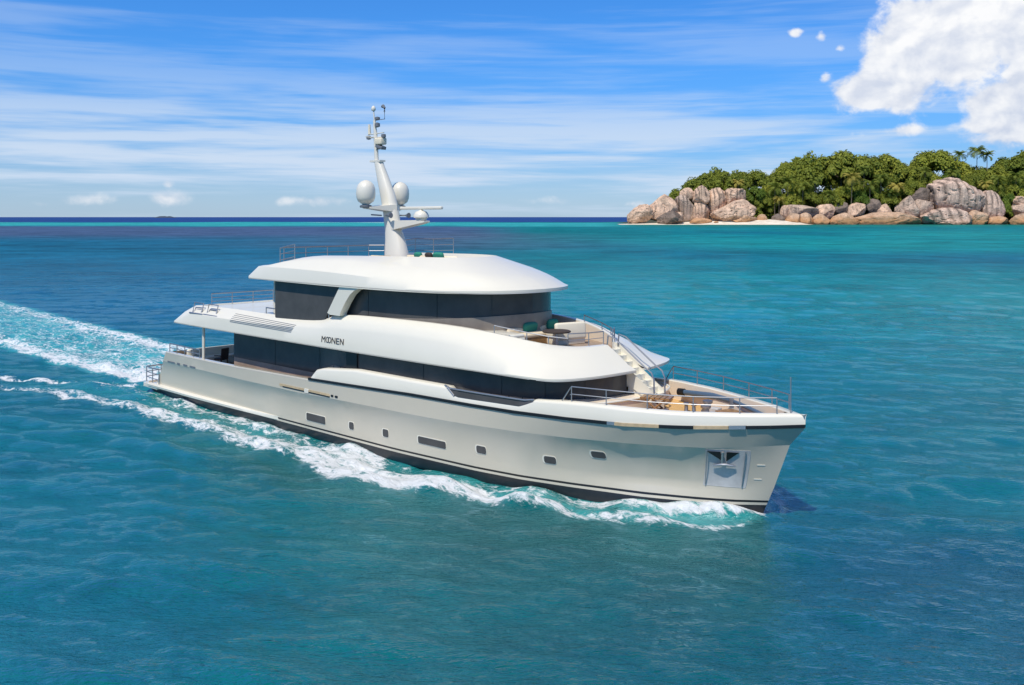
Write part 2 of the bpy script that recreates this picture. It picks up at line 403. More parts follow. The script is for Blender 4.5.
    for nm, arr in (('foam', foam), ('aerated', aer)):
        at = me.attributes.new(nm, 'FLOAT', 'POINT'); at.data.foreach_set('value', np.clip(arr, 0, 1.1).ravel().astype(np.float32))
    at = me.attributes.new('seabed', 'FLOAT_COLOR', 'POINT')
    at.data.foreach_set('color', np.concatenate([C, np.ones(C.shape[:2]+(1,))], -1).ravel().astype(np.float32))
    me.shade_smooth()
    o = bpy.data.objects.new('sea', me); COL.objects.link(o); o['kind'] = 'structure'
    me.materials.append(sea_material())
    return o

def sea_material():
    m = bpy.data.materials.new('sea_water'); m.use_nodes = True
    k = NT(m.node_tree); k.n.clear()
    geo = k.new('ShaderNodeNewGeometry'); pos = geo.outputs['Position']
    px, py, pz = k.sep(pos)
    att = lambda n: k.new('ShaderNodeAttribute', attribute_name=n)
    bed = att('seabed').outputs['Color']; foam = att('foam').outputs['Fac']; aer = att('aerated').outputs['Fac']
    dist = k.new('ShaderNodeCameraData').outputs['View Distance'] if False else k.math('SQRT', k.math('ADD', k.math('MULTIPLY', px, px), k.math('MULTIPLY', py, py)))
    flat = k.comb(px, py, 0.0)
    # mottled seabed, patches of weed and sand, plus painted light and dark of waves
    n0 = k.noise(k.mapping(flat, (0.022, 0.030, 1)), 1.0, 5, 0.6, .4)
    n1 = k.noise(k.mapping(flat, (0.16, 0.20, 1)), 1.0, 5, 0.62, .6)
    n2 = k.noise(k.mapping(flat, (1.0, 1.35, 1), rot=(0, 0, .5)), 1.0, 4, 0.6, .5)
    nl = k.noise(k.mapping(flat, (0.0030, 0.0036, 1)), 1.0, 5, 0.62, .4)
    v = k.math('ADD', k.math('MULTIPLY', n0, .55), k.math('MULTIPLY', n1, .45))
    v = k.math('ADD', k.math('MULTIPLY', v, .62), k.math('ADD', k.math('MULTIPLY', n2, .2), k.math('MULTIPLY', nl, .2)))
    n15 = k.noise(k.mapping(flat, (0.055, 0.060, 1)), 1.0, 4, 0.62, .6)
    far = k.mapr(dist, 50, 220)
    v = k.math('ADD', v, k.math('MULTIPLY', far, k.math('MULTIPLY', k.math('SUBTRACT', n15, .5), .42)))  # light and dark streaks of far waves, put into the colour
    gain = k.mapr(v, 0.37, 0.65, 0.56, 1.46, False)
    sc = k.new('ShaderNodeVectorMath', operation='SCALE'); k.put(sc.inputs[0], bed); k.put(sc.inputs['Scale'], gain)
    col = sc.outputs[0]
    # aerated turquoise water in the wake
    an = k.noise(k.mapping(flat, (.55, .55, 1)), 1.0, 5, .6, .8)
    col = k.mix(k.math('MULTIPLY', aer, k.mapr(an, .33, .62, .35, 1.0)), col, (0.06, 0.47, 0.45, 1))
    # bump: ripples
    r1 = k.noise(k.mapping(flat, (1.0, 3.0, 1), rot=(0, 0, -.16)), 1.0, 6, .64, .12)
    r2 = k.noise(k.mapping(flat, (4.2, 9.5, 1), rot=(0, 0, -.22)), 1.0, 3, .6, .15)
    h = k.math('ADD', k.math('MULTIPLY', r1, .09), k.math('MULTIPLY', r2, .062))
    r0 = k.noise(k.mapping(flat, (.22, .36, 1), rot=(0, 0, .2)), 1.0, 4, .6, .4)
    h = k.math('ADD', h, k.math('MULTIPLY', k.math('MULTIPLY', r0, .8), k.mapr(dist, 60, 260)))
    b = k.new('ShaderNodeBump'); b.inputs['Strength'].default_value = .8; b.inputs['Distance'].default_value = 1.0; k.put(b.inputs['Height'], h)
    b2 = k.new('ShaderNodeBump'); b2.inputs['Strength'].default_value = 1.0; b2.inputs['Distance'].default_value = 2.2; k.put(b2.inputs['Height'], h)
    dif = k.new('ShaderNodeBsdfDiffuse'); k.put(dif.inputs['Color'], col); k.l.new(b2.outputs[0], dif.inputs['Normal'])
    gl = k.new('ShaderNodeBsdfGlossy'); k.put(gl.inputs['Roughness'], k.mapr(dist, 20, 400, .03, .22)); k.l.new(b.outputs[0], gl.inputs['Normal'])
    gl.inputs['Color'].default_value = (.62, .90, 1, 1)
    fr = k.new('ShaderNodeFresnel'); fr.inputs['IOR'].default_value = 1.33; k.l.new(b.outputs[0], fr.inputs['Normal'])
    fac = k.math('MINIMUM', k.math('MULTIPLY', fr.outputs[0], k.mapr(dist, 30, 200, .36, .32)), k.mapr(dist, 35, 300, .38, .10))
    mx = k.new('ShaderNodeMixShader'); k.put(mx.inputs[0], fac); k.l.new(dif.outputs[0], mx.inputs[1]); k.l.new(gl.outputs[0], mx.inputs[2])
    # foam: torn into threads along the yacht's course
    ship = k.mapping(flat, (1, 1, 1), rot=(0, 0, -SHIP_RZ))
    f1 = k.noise(k.mapping(ship, (.55, 1.15, 1)), 1.0, 7, .66, 1.2)
    f2 = k.noise(k.mapping(ship, (3.2, 6.2, 1)), 1.0, 7, .70, .8)
    vor = k.new('ShaderNodeTexVoronoi', feature='DISTANCE_TO_EDGE'); k.put(vor.inputs['Vector'], k.mapping(ship, (1.2, 1.9, 1))); vor.inputs['Scale'].default_value = 1.0
    lace = k.mapr(vor.outputs['Distance'], 0.0, .28, .16, -.08, False)
    fn = k.math('ADD', k.math('MULTIPLY', k.math('SUBTRACT', f1, .5), 1.1), k.math('MULTIPLY', k.math('SUBTRACT', f2, .5), 1.7))
    fn = k.math('ADD', fn, lace)
    fm = k.mapr(k.math('ADD', foam, fn), .52, .98)
    fm = k.math('MULTIPLY', fm, k.mapr(foam, .05, .25))
    fb = k.new('ShaderNodeBump'); fb.inputs['Strength'].default_value = .8; fb.inputs['Distance'].default_value = .25; k.put(fb.inputs['Height'], f2)
    fd = k.new('ShaderNodeBsdfDiffuse'); fd.inputs['Color'].default_value = (.82, .84, .86, 1); k.l.new(fb.outputs[0], fd.inputs['Normal'])
    mx2 = k.new('ShaderNodeMixShader'); k.put(mx2.inputs[0], k.math('MULTIPLY', fm, .95)); k.l.new(mx.outputs[0], mx2.inputs[1]); k.l.new(fd.outputs[0], mx2.inputs[2])
    out = k.new('ShaderNodeOutputMaterial'); k.l.new(mx2.outputs[0], out.inputs[0])
    return m
build_sea()
# --------------------------------------------------------------------------- YACHT
# local frame: x forward from the stern, y to port, z up from the waterline
YR = empty('motor_yacht', (SHIP_O[0], SHIP_O[1], 0), SHIP_RZ)
tag(YR, 'large cream motor yacht with dark glass bands under way across the turquoise sea', 'yacht')

sheer_b = tb([(0,3.35),(3,3.5),(10,3.65),(18,3.66),(22,3.61),(25,3.5),(27,3.35),(29,3.08),(31,2.62),(32.5,2.05),(34,1.22),(35,.55),(35.45,.2),(35.72,0)])
sheer_z = tb([(2.4,2.28),(8,2.30),(15.5,2.42),(22,2.60),(27,2.63),(31,2.70),(33,2.78),(35,2.90),(35.72,2.95)])
kn_b = tb([(2,3.42),(10,3.63),(18,3.66),(22,3.62),(25,3.50),(27,3.30),(29,2.95),(31,2.38),(32.5,1.77),(33.5,1.22),(34.5,.58),(35.22,0)])
kn_z = tb([(2,1.78),(15,1.80),(17,1.86),(23,1.93),(27,2.02),(31,2.12),(33.3,2.18),(35.22,2.36)])
ch_b = tb([(.9,3.24),(5,3.36),(12,3.44),(21,3.44),(25,3.28),(27,3.03),(29,2.52),(31,1.82),(32.5,1.20),(33.6,.68),(34.7,0)])
ch_z = tb([(.9,.75),(25,.80),(30,.88),(34.7,.98)])
bt_z = tb([(.7,.30),(20,.30),(30,.38),(34.5,.40)])           # top of the black bottom paint

def lev(b, z, x0, x1):
    """a long level of the hull as a list of points from stern to stem"""
    ts = np.concatenate([np.linspace(0, .75, 46)[:-1], .75+.25*np.linspace(0, 1, 34)])
    ts = np.concatenate([ts[:-4], [1-(1-ts[-4])*q for q in (1, .6, .3, .12, 0)]])
    return [(x0+t*(x1-x0), -b(x0+t*(x1-x0)), z(x0+t*(x1-x0))) for t in ts]
def mixrow(a, b, f): return [tuple(np.array(p)*(1-f)+np.array(q)*f) for p, q in zip(a, b)]
L_keel = lev(lambda x: wl_b(x)*.7, lambda x: -1.1, .9, 33.7)
L_wl = lev(wl_b, lambda x: 0.0, .7, 34.28)
L_ch = lev(ch_b, ch_z, 1.1, 34.70)
L_kn = lev(kn_b, kn_z, 2.0, 35.22)
L_sh = lev(sheer_b, sheer_z, 2.42, 35.72)
def row_at_z(zf):   # between waterline and chine
    out = []
    for p, q in zip(L_wl, L_ch):
        f = zf(p[0])/q[2]; out.append(tuple(np.array(p)*(1-f)+np.array(q)*f))
    return out
r1 = row_at_z(bt_z); r2 = row_at_z(lambda x: bt_z(x)+.08); r3 = row_at_z(lambda x: bt_z(x)+.15)
def flare(a, b, n, k):  # concave side between two levels
    rows = []
    for i in range(n+1):
        f = i/n; g = f**2.6*.88+f*.12
        rows.append([(p[0]*(1-f)+q[0]*f, p[1]*(1-g)+q[1]*g, p[2]*(1-f)+q[2]*f) for p, q in zip(a, b)])
    return rows
def both(mb, rows):
    mb.grid(rows); mb.grid([mir(r) for r in rows]); return mb
def transom(mb, rows):
    mb.grid([[r[0] for r in rows], [mir([r[0]])[0] for r in rows]]); return mb

rows_b = [L_keel, mixrow(L_keel, L_wl, .5), L_wl, r1]
b = MB(); both(b, rows_b); transom(b, rows_b); b.build('bottom_paint', M['bottom'], YR, angle=50, fix=False)
b = MB(); both(b, [r2, r3]); transom(b, [r2, r3]); b.build('boot_stripe', M['black'], YR, fix=False)
hull_rows = [r3, mixrow(r3, L_ch, .5), L_ch]+flare(L_ch, L_kn, 10, .05)[1:]
b = MB(); both(b, [r1, r2]); both(b, hull_rows); both(b, [L_kn]+[mixrow(L_kn, L_sh, f) for f in (.06, .35, .7, 1)])
transom(b, [r1, r2]); transom(b, hull_rows); transom(b, [L_kn, L_sh])
HULL = b.build('hull', M['hull'], YR, angle=60, fix=False)

from mathutils.bvhtree import BVHTree
def bvh(o):
    bm = bmesh.new(); bm.from_mesh(o.data); t = BVHTree.FromBMesh(bm); bm.free(); return t
HB = bvh(HULL)
def hull_y(x, z):
    h = HB.ray_cast(Vector((x, -9, z)), Vector((0, 1, 0)))
    if h[0] is not None and h[0].y < 0: return h[0].y
    zs = [0, ch_z(x), kn_z(x), sheer_z(x)]; bs = [wl_b(x), ch_b(x), kn_b(x), sheer_b(x)]
    return -float(np.interp(z, zs, bs))+.05*math.sin(math.pi*max(0, min(1, (z-zs[1])/(zs[2]-zs[1]))))

# sponson flange and swim platform at the stern
b = MB()
for sgn in (1, -1):
    rows = []
    for x in np.linspace(.4, 13.0, 40):
        y0 = wl_b(x)+.04; w = .26*max(0, 1-((x-.4)/12.6)**2)**.6-.06*((x-.4)/12.6); zt = .46+.03*(x/13)
        rows.append([(x, -sgn*(y0-.25), zt), (x, -sgn*(y0+w*.55), zt), (x, -sgn*(y0+w), zt-.05), (x, -sgn*(y0+w*.9), zt-.15), (x, -sgn*(y0-.25), zt-.16)])
    b.grid(rows)
b.build('sponson', M['white'], YR, angle=50)
pf = [(-.50, -3.1), (-.56, -2.4), (-.60, 0), (-.56, 2.4), (-.50, 3.1), (-.42, 3.3), (-.2, 3.42), (1.4, 3.45), (1.4, -3.45), (-.2, -3.42), (-.42, -3.3)]
swim = MB().prism(pf, .22, .40).build('swim_platform', M['white'], YR, angle=50)
MB().prism([(x*.9+.06, y*.93) for x, y in pf], .404, .425).build('platform_teak', M['tan'], swim)
MB().box((-.15, 0, .0), (.9, 5.6, .44)).build('platform_underside', M['bottom'], swim)
# rail at the corner of the platform
def rail(name, top, foot_z, r=.022, mids=(.5,), parent=YR, m=None, posts=True, step=1):
    mb = MB(); mb.tube(top, r)
    for q in mids:
        mb.tube([(p[0], p[1], f+(p[2]-f)*q) for p, f in zip(top, foot_z)], r*.62, 6)
    if posts:
        for i, (p, f) in enumerate(zip(top, foot_z)):
            if i % step == 0: mb.tube([(p[0], p[1], f), p], r*.85, 6)
    return mb.build(name, m or M['steel'], parent, fix=False)
for sgn in (1, -1):
    top = [(1.3, -3.3*sgn, 1.25), (.55, -3.28*sgn, 1.22), (-.42, -3.15*sgn, 1.2), (-.5, -2.3*sgn, 1.2), (-.52, -1.5*sgn, 1.2)]
    rail('platform_rail', top, [.42]*5, .035, (.33, .66))

# aft bulwark cap and inside, then the white bulwark forward
def strip(xs, prof, name, m, angle=40):
    rows = [prof(x) for x in xs]
    MB().grid(rows).build(name, m, YR, angle=angle, fix=False); MB().grid([mir(r) for r in rows]).build(name, m, YR, angle=angle, fix=False)
def aft_prof(x):
    bb, z = sheer_b(x), sheer_z(x)
    return [(x, -bb-.005, z-.03), (x, -bb+.02, z+.03), (x, -bb+.20, z+.03), (x, -bb+.23, z), (x, -bb+.23, 1.45)]
strip(np.linspace(2.42, 15.9, 40), aft_prof, 'bulwark_cap', M['hull'])
top_z = tb([(15.55,2.56),(15.95,2.90),(16.4,3.0),(18.6,3.18),(23.85,3.16),(24.2,2.90),(27.2,2.94),(27.8,3.18),(29.3,3.26),(32.4,3.24),(34.2,3.29),(35.72,3.34)])
tops = [15.55,15.75,15.95,16.4,17,17.8,18.6,19.5,20.5,21.5,22.5,23.4,23.85,24.05,24.2,25,26,26.8,27.2,27.5,27.8,28.4,29,29.6,30.3,31,31.6,32.2,32.7,33.2,33.7,34.1,34.5,34.9,35.2,35.4,35.55,35.65,35.70,35.72]
def fwd_prof(x):
    bb, z0, z = sheer_b(x), sheer_z(x)+.10, top_z(x); w = min(.34, bb)
    inn = max(bb-w, .0)
    return [(x, -bb+.004, z0), (x, -bb+.015, z-.10), (x, -bb+.04, z-.04), (x, -bb+.10, z), (x, -inn, z+.005), (x, -max(inn-.02, 0), z-.03)]
strip(tops, fwd_prof, 'bulwark', M['white'], 60)
def inner_prof(x):
    bb = sheer_b(x); w = min(.34, bb*.8); inn = max(bb-w, 0)
    return [(x, -max(inn-.02, 0), top_z(x)-.03), (x, -max(inn-.05, 0), 2.55 if x > 27.5 else 1.45)]
strip([x for x in tops if x < 35.1], inner_prof, 'bulwark_inside', M['peach'])
# rubbing strake with tan fairleads towards the bow
def strake(xa, xb, name, m, out=.035, h=.10, n=26):
    def pr(x):
        bb, z = sheer_b(x), sheer_z(x); e = bb+out
        return [(x, -bb+.03, z-.002), (x, -e, z), (x, -e, z+h), (x, -bb+.03, z+h+.002)]
    xs = np.linspace(xa, xb, n); rows = [pr(x) for x in xs]
    for rr in (rows, [mir(r) for r in rows]):
        mb = MB().grid(rr)
        mb.add(rr[0], [(0, 1, 2, 3)]); mb.add(rr[-1], [(3, 2, 1, 0)]); mb.build(name, m, YR, fix=False)
strake(15.45, 30.45, 'rubbing_strake', M['black'], n=40)
strake(32.05, 33.0, 'rubbing_strake', M['black']); strake(34.35, 35.70, 'rubbing_strake', M['black'], n=30)
strake(30.7, 32.05, 'fairlead', M['tan'], .03, .095); strake(33.0, 33.9, 'fairlead', M['tan'], .03, .095)
strake(33.92, 34.33, 'fairlead', M['steel'], .045, .11)
strake(30.45, 30.7, 'fairlead', M['steel'], .03, .1)

# ---- things let into the hull side
def patch(x0, x1, z0, z1, off, rr=.07, skew=0.0, sgn=1):
    """rounded panel that follows the hull"""
    zc = (z0+z1)/2; hz = (z1-z0)/2; xc = (x0+x1)/2; hw = (x1-x0)/2
    dz = sorted(set([round(q, 5) for q in [-hz, -hz+rr*.12, -hz+rr*.35, -hz+rr]+list(np.linspace(-hz+rr, hz-rr, 4))+[hz-rr, hz-rr*.35, hz-rr*.12, hz]]))
    rows = []
    for q in dz:
        e = max(0, abs(q)-(hz-rr)); w = hw-rr+math.sqrt(max(rr*rr-e*e, 0)); row = []
        for t in np.linspace(-1, 1, 9):
            x = xc+w*t+skew*q; row.append((x, hull_y(x, zc+q)-off, zc+q))
        rows.append(row)
    nr, nc = len(rows), 9
    front = [p for r in rows for p in r]; back = [(p[0], p[1]+off+.04, p[2]) for p in front]
    fs = [(i*nc+j, i*nc+j+1, (i+1)*nc+j+1, (i+1)*nc+j) for i in range(nr-1) for j in range(nc-1)]
    rim = [j for j in range(nc)]+[i*nc+nc-1 for i in range(1, nr)]+[(nr-1)*nc+j for j in range(nc-2, -1, -1)]+[i*nc for i in range(nr-2, 0, -1)]
    N = nr*nc; fs += [(rim[(i+1) % len(rim)], rim[i], N+rim[i], N+rim[(i+1) % len(rim)]) for i in range(len(rim))]
    return [(p[0], p[1]*sgn, p[2]) for p in front+back], fs
def hull_window(name, x0, x1, z0, z1, rr=.07):
    for sgn in (1, -1):
        f = MB().add(*patch(x0-.065, x1+.015, z0-.02, z1+.03, .012, rr+.03, 0, sgn)).build(name, M['white'], YR, angle=40)  # white rim, wider aft and on top: edge highlight painted in
        MB().add(*patch(x0, x1, z0, z1, .020, rr, 0, sgn)).build('pane', M['glass'], f, angle=40)
hull_window('hull_window', 15.0, 16.35, .66, .97, .06)
hull_window('porthole', 17.98, 18.28, .74, 1.03); hull_window('porthole', 20.12, 20.46, .79, 1.08)
hull_window('hull_window', 22.15, 23.6, .86, 1.12, .06)
hull_window('porthole', 25.12, 25.55, .99, 1.25); hull_window('porthole', 27.9, 28.33, 1.05, 1.29); hull_window('porthole', 29.62, 30.08, 1.46, 1.68)
def slot(x0, x1, z, h, m, name='vent_slot'):
    for sgn in (1, -1): MB().add(*patch(x0, x1, z-h/2, z+h/2, .014, h*.45, 0, sgn)).build(name, m, YR)
slot(2.55, 3.4, 1.82, .07, M['grey']); slot(3.62, 3.95, 1.82, .10, M['grey']); slot(4.3, 4.75, 1.83, .09, M['grey']); slot(5.0, 5.6, 1.83, .08, M['grey'])
for sgn in (1, -1):
    f = MB().add(*patch(13.25, 16.95, 1.90, 2.02, .012, .05, 0, sgn)).build('fender_recess', M['tan'], YR)
    MB().add(*patch(13.5, 16.95, 1.885, 1.93, .018, .02, 0, sgn)).build('dark_edge', M['black'], f)  # black strip along the lower edge of the recess
    MB().add(*patch(15.15, 15.45, 1.86, 2.03, .022, .03, 0, sgn)).build('chock', M['white'], f)
slot(17.03, 17.2, 1.97, .09, M['black']); slot(17.3, 17.5, 1.97, .09, M['black'])
# anchor pocket
for sgn in (1, -1):
    pk = MB().add(*patch(33.0, 34.14, .92, 2.14, .012, .03, .25, sgn)).build('anchor_pocket', M['steelb'], YR)
    def pp(x, z, o=.0): return (x, (hull_y(x, z)-.05-o)*sgn, z)
    a = MB()
    a.tube([pp(33.52, 1.70, .04), pp(33.62, 2.08, .05)], .045, 8)
    a.tube([pp(33.25, 1.60, .03), pp(33.5, 1.66, .07), pp(33.62, 1.67, .08), pp(33.85, 1.62, .03)], [.02, .05, .05, .02], 8)
    a.build('anchor', M['steel'], pk)
    w = MB()
    for tri in ([(33.2, 2.07), (33.52, 2.07), (33.53, 1.76)], [(33.70, 2.07), (34.0, 2.07), (33.62, 1.76)]):
        vs = [pp(x, z, .012) for x, z in tri]+[pp(x, z, -.03) for x, z in tri]
        w.add(vs, [(0, 1, 2), (5, 4, 3), (0, 3, 4, 1), (1, 4, 5, 2), (2, 5, 3, 0)])
    w.build('hawse_opening', M['black'], pk)
    fr = MB(); q = [pp(33.0-.25*.54+.27*0, 1.05), pp(33.1, 2.08)]
    for xx in (33.08, 34.05): fr = MB(); fr.tube([pp(xx-.14, .96, .0), pp(xx+.13, 2.11, .0)], .016, 6); fr.build('pocket_frame', M['steel'], pk)
    for q in ((34.36, 34.56, 1.66, 1.70), (34.22, 34.42, 1.20, 1.235)): MB().add(*patch(*q, .012, .015, 0, sgn)).build('draft_mark', M['white'], YR)

# ---- decks
def deck(name, x0, x1, z, m, inset=.3, n=30, xend_taper=True):
    xs = np.linspace(x0, x1, n); sb = [(x, -max(sheer_b(x)-inset, .02)) for x in xs]
    poly = sb+[(x, -y) for x, y in sb[::-1]]
    return MB().prism(poly, z-.06, z).build(name, m, YR, angle=30)
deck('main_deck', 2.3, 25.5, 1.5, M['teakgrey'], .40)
deck('foredeck', 28.4, 35.3, 2.60, M['teak'], .30)
ledge = [(27.4, -2.92), (28.6, -2.76), (29.3, -2.40), (29.6, -1.6), (29.8, -.6), (29.95, .6), (29.7, 1.6), (29.3, 2.40), (28.6, 2.76), (27.4, 2.92)]
lg = [tuple(p) for p in chaikin(ledge, 2)]
MB().prism(lg, 2.55, 3.08).build('deck_ledge', M['peach'], YR, angle=40)
MB().tube([(x, y, 3.09) for x, y in lg[3:-3]], .045, 8).build('ledge_lip', M['white'], YR, fix=False)

# ---- main deck house
gp = [(7.8,-2.7),(14.6,-2.7),(16.0,-2.95),(17.4,-3.22),(20,-3.25),(24,-3.16),(26.4,-2.92),(27.9,-2.4),(28.65,-1.6),(28.98,-.8),(29.05,.12)]
gpc = [tuple(p) for p in chaikin(gp, 2)]
gpp = [(x, -y) for x, y in chaikin(gp[:-1]+[(29.03, -.85)], 2)]
def wallstrip(name, line, z0, z1, m, parent=YR, th=.04, angle=30):
    """upright sheet with thickness along a plan line"""
    mb = MB(); n = len(line)
    z0f = z0 if callable(z0) else (lambda x: z0); z1f = z1 if callable(z1) else (lambda x: z1)
    o = []; i_ = []
    for j, (x, y) in enumerate(line):
        a = np.array(line[max(j-1, 0)]); c = np.array(line[min(j+1, n-1)]); t = (c-a)/max(np.linalg.norm(c-a), 1e-6); nn = np.array([-t[1], t[0]])
        o.append((x, y)); i_.append((x+nn[0]*th, y+nn[1]*th))
    mb.grid([[(x, y, z0f(x)) for x, y in o], [(x, y, z1f(x)) for x, y in o], [(x, y, z1f(q[0])) for (x, y), q in zip(i_, o)], [(x, y, z0f(q[0])) for (x, y), q in zip(i_, o)]][::1]+[[(x, y, z0f(x)) for x, y in o]])
    return mb.build(name, m, parent, angle=angle)
def zcut(x): return 2.50 if x < 14.4 else (2.50+(x-14.4)*.3 if x < 16.4 else 3.06)
def mullions(name, line, xs, z0, z1, off=.010):
    ln = [np.array(p) for p in line]
    for xq in xs:
        for a, c in zip(ln[:-1], ln[1:]):
            if a[0] <= xq < c[0]:
                p = a+(c-a)*(xq-a[0])/(c[0]-a[0]); t = (c-a)/np.linalg.norm(c-a); n = np.array([t[1], -t[0]])
                if n[1]*p[1] < 0: n = -n
                q = [p-t*.009+n*off, p+t*.009+n*off, p+t*.009-n*.01, p-t*.009-n*.01]
                MB().prism([tuple(v) for v in q], z0(xq)+.01, z1).build(name, M['black'], YR); break
house_glass = wallstrip('window_band', gpc, zcut, 3.90, M['glass'])
wallstrip('window_band', gpp, zcut, 3.90, M['glass'])
for side, line in ((1, gpc), (-1, gpp)):
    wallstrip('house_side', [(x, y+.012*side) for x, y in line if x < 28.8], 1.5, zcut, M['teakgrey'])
MB().box((7.84, 0, 2.7), (.06, 5.36, 2.4)).build('aft_glass_door', M['glass'], YR)
MB().box((27.4, .35, 3.2), (.06, 1.3, 1.5)).build('companion_door', M['glass2'], YR)
MB().box((28.2, .14, 3.45), (1.55, .05, .85)).build('passage_side', M['cream'], YR)
MB().box((28.2, .83, 3.45), (1.55, .05, .85)).build('passage_side', M['glass2'], YR)
for ln_ in (gpc, gpp): mullions('mullion', ln_, (11.4, 15.0, 22.2, 26.0, 27.6, 28.6), zcut, 3.86)
# black panel: shade of the door recess painted in where the side deck ends
for sgn in (1, -1):
    d = MB().plate([(17.55, 2.2), (18.25, 2.2), (18.25, 3.86), (17.55, 3.86)], -3.285*sgn, -3.20*sgn).build('dark_recess_panel', M['black'], YR)
    # window let into the dip of the bulwark, with a bright handrail on top
    xs = np.linspace(23.8, 27.75, 14)
    g = MB().grid([[(x, -(sheer_b(x)-.02)*sgn, top_z(x)-.05) for x in xs], [(x, -(sheer_b(x)-.04)*sgn, 3.10) for x in xs]]).build('bulwark_window', M['glass'], YR, fix=False)
    t = [(23.7, -(sheer_b(23.7)-.06)*sgn, 3.19)]+[(x, -(sheer_b(x)-.03)*sgn, 3.12) for x in np.linspace(24.0, 27.4, 12)]+[(27.75, -(sheer_b(27.7)-.06)*sgn, 3.17)]
    MB().tube(t, .032).build('bulwark_rail', M['steel'], YR, fix=False)
    MB().tube([(23.85, -(sheer_b(23.8)-.02)*sgn, 3.15), (24.2, -(sheer_b(24.2)-.02)*sgn, 2.88)], .03).build('bulwark_rail', M['steel'], YR, fix=False)

# ---- upper deck shell
def S(*p): return list(p)
U0 = [(3.1,0,3.87),(3.1,-2.6,3.87),(3.12,-3.42,3.87),(3.6,-3.55,3.87),(8,-3.62,3.86),(12,-3.65,3.86),(15.9,-3.66,3.86),(16.9,-3.66,3.86),(20,-3.64,3.86),(24,-3.57,3.86),(26.4,-3.50,3.87),(28.0,-3.46,3.88),(28.75,-3.25,3.88),(29.15,-2.4,3.88),(29.36,-1.4,3.88),(29.46,.12,3.88)]
U1 = [(x, y, z+.07) for x, y, z in U0]
U2 = [(4.0,0,4.46),(4.0,-2.5,4.46),(4.02,-3.25,4.46),(4.4,-3.45,4.46),(8,-3.57,4.44),(12,-3.60,4.44),(15.9,-3.60,4.56),(16.9,-3.60,4.62),(20,-3.57,4.74),(24,-3.44,4.66),(26.0,-3.26,4.44),(27.4,-3.12,4.22),(28.2,-2.95,4.12),(28.72,-2.2,4.11),(28.98,-1.3,4.11),(29.1,.12,4.11)]
U3 = [(4.4,0,4.76),(4.4,-2.3,4.76),(4.45,-2.9,4.77),(4.9,-3.05,4.80),(8,-3.06,4.88),(12.2,-3.14,4.84),(15.9,-3.22,4.90),(16.9,-3.24,5.24),(20,-3.18,5.30),(23.6,-2.92,5.26),(25.6,-2.56,5.08),(26.7,-2.2,4.90),(27.35,-1.85,4.79),(27.8,-1.4,4.73),(28.1,-.9,4.70),(28.22,.12,4.70)]
U4 = [(4.6,0,4.76),(4.6,-2.1,4.76),(4.65,-2.65,4.77),(5.1,-2.82,4.80),(8,-2.90,4.88),(12.2,-3.00,4.84),(15.9,-3.10,4.90),(16.9,-3.12,5.24),(20,-3.04,5.30),(23.5,-2.76,5.26),(25.4,-2.40,5.08),(26.45,-2.05,4.90),(27.1,-1.72,4.79),(27.55,-1.3,4.73),(27.85,-.85,4.70),(28.0,.12,4.70)]
U5 = [(x, y*.985, 4.40) for x, y, z in U4]
def shell(curves, bulge, it=2, name='shell', m=None, port_end=None, endcap=True, bx_=((0,1),(1,1))):
    def half(cs):
        cs = [chaikin(c, it) for c in cs]
        rows = []
        for c in cs: rows.append(c)
        # round the shoulder between curve 2 and 3
        a, b_ = cs[2], cs[3]; extra = []
        for f in (.2, .4, .6, .8):
            r_ = []
            for p, q, q0 in zip(a, b_, cs[1]):
                d = q-p; out = np.array([0, p[1], 0]) if abs(p[1]) > .5 else np.array([1.0 if p[0] > 15 else -1.0, 0, 0]); out = out/max(np.linalg.norm(out), 1e-6)
                n = np.array([0, 0, 1.0])+out*.9; n = n/np.linalg.norm(n)
                bl = bulge*float(np.interp(p[0], bx_[0], bx_[1])); r_.append(p+d*f+n*bl*np.linalg.norm(d)*math.sin(math.pi*f))
            extra.append(r_)
        return rows[:3]+extra+rows[3:]
    A = half(curves)
    pc = curves
    if port_end is not None:
        pc = [c[:-1]+[port_end[i]] for i, c in enumerate(curves)]
    B = [mir([tuple(p) for p in r]) for r in half(pc)]
    mb = MB(); mb.grid(A); mb.grid(B)
    if endcap:
        for rows in (A, B): mb.add([r[-1] for r in rows], [tuple(range(len(rows)))])
    bot = [tuple(p) for p in A[0]]; botp = [tuple(p) for p in B[0]]
    return mb.build(name, m or M['white'], YR, angle=30, fix=False), bot, botp
pe = [(29.42,-.85,3.88),(29.42,-.85,3.95),(29.05,-.85,4.11),(28.12,-.85,4.70),(27.9,-.85,4.70),(27.9,-.84,4.40)]
# give the starboard curve a station just before the stair cut so the two sides keep their shape
ush, ub, ubp = shell([U0, U1, U2, U3, U4, U5], .10, 2, 'upper_deck_shell', M['white'], pe, True, ((8,14,24,27.5),(.1,.75,.9,.15)))
wallA = [chaikin(c, 2) for c in ([(p[0]-.012 if p[0] > 27 else p[0], p[1]*.994, p[2]-.03) for p in U4], [(p[0]-.012 if p[0] > 27 else p[0], p[1]*.994, p[2]) for p in U5])]
MB().grid(wallA).build('lounge_coaming', M['peach'], YR, fix=False); MB().grid([mir([tuple(p) for p in r if True]) for r in [[q for q in w if q[1] < -.86] for w in wallA]]).build('lounge_coaming', M['peach'], YR, fix=False)
def slab(name, lineA, lineB, z, th, m, inset=.0):
    poly = [(p[0], p[1]) for p in lineA]+[(p[0], p[1]) for p in lineB[::-1]]
    q = []
    for p in poly:
        if not q or (abs(p[0]-q[-1][0])+abs(p[1]-q[-1][1])) > 1e-4: q.append(p)
    return MB().prism(q, z-th, z).build(name, m, YR, angle=30)
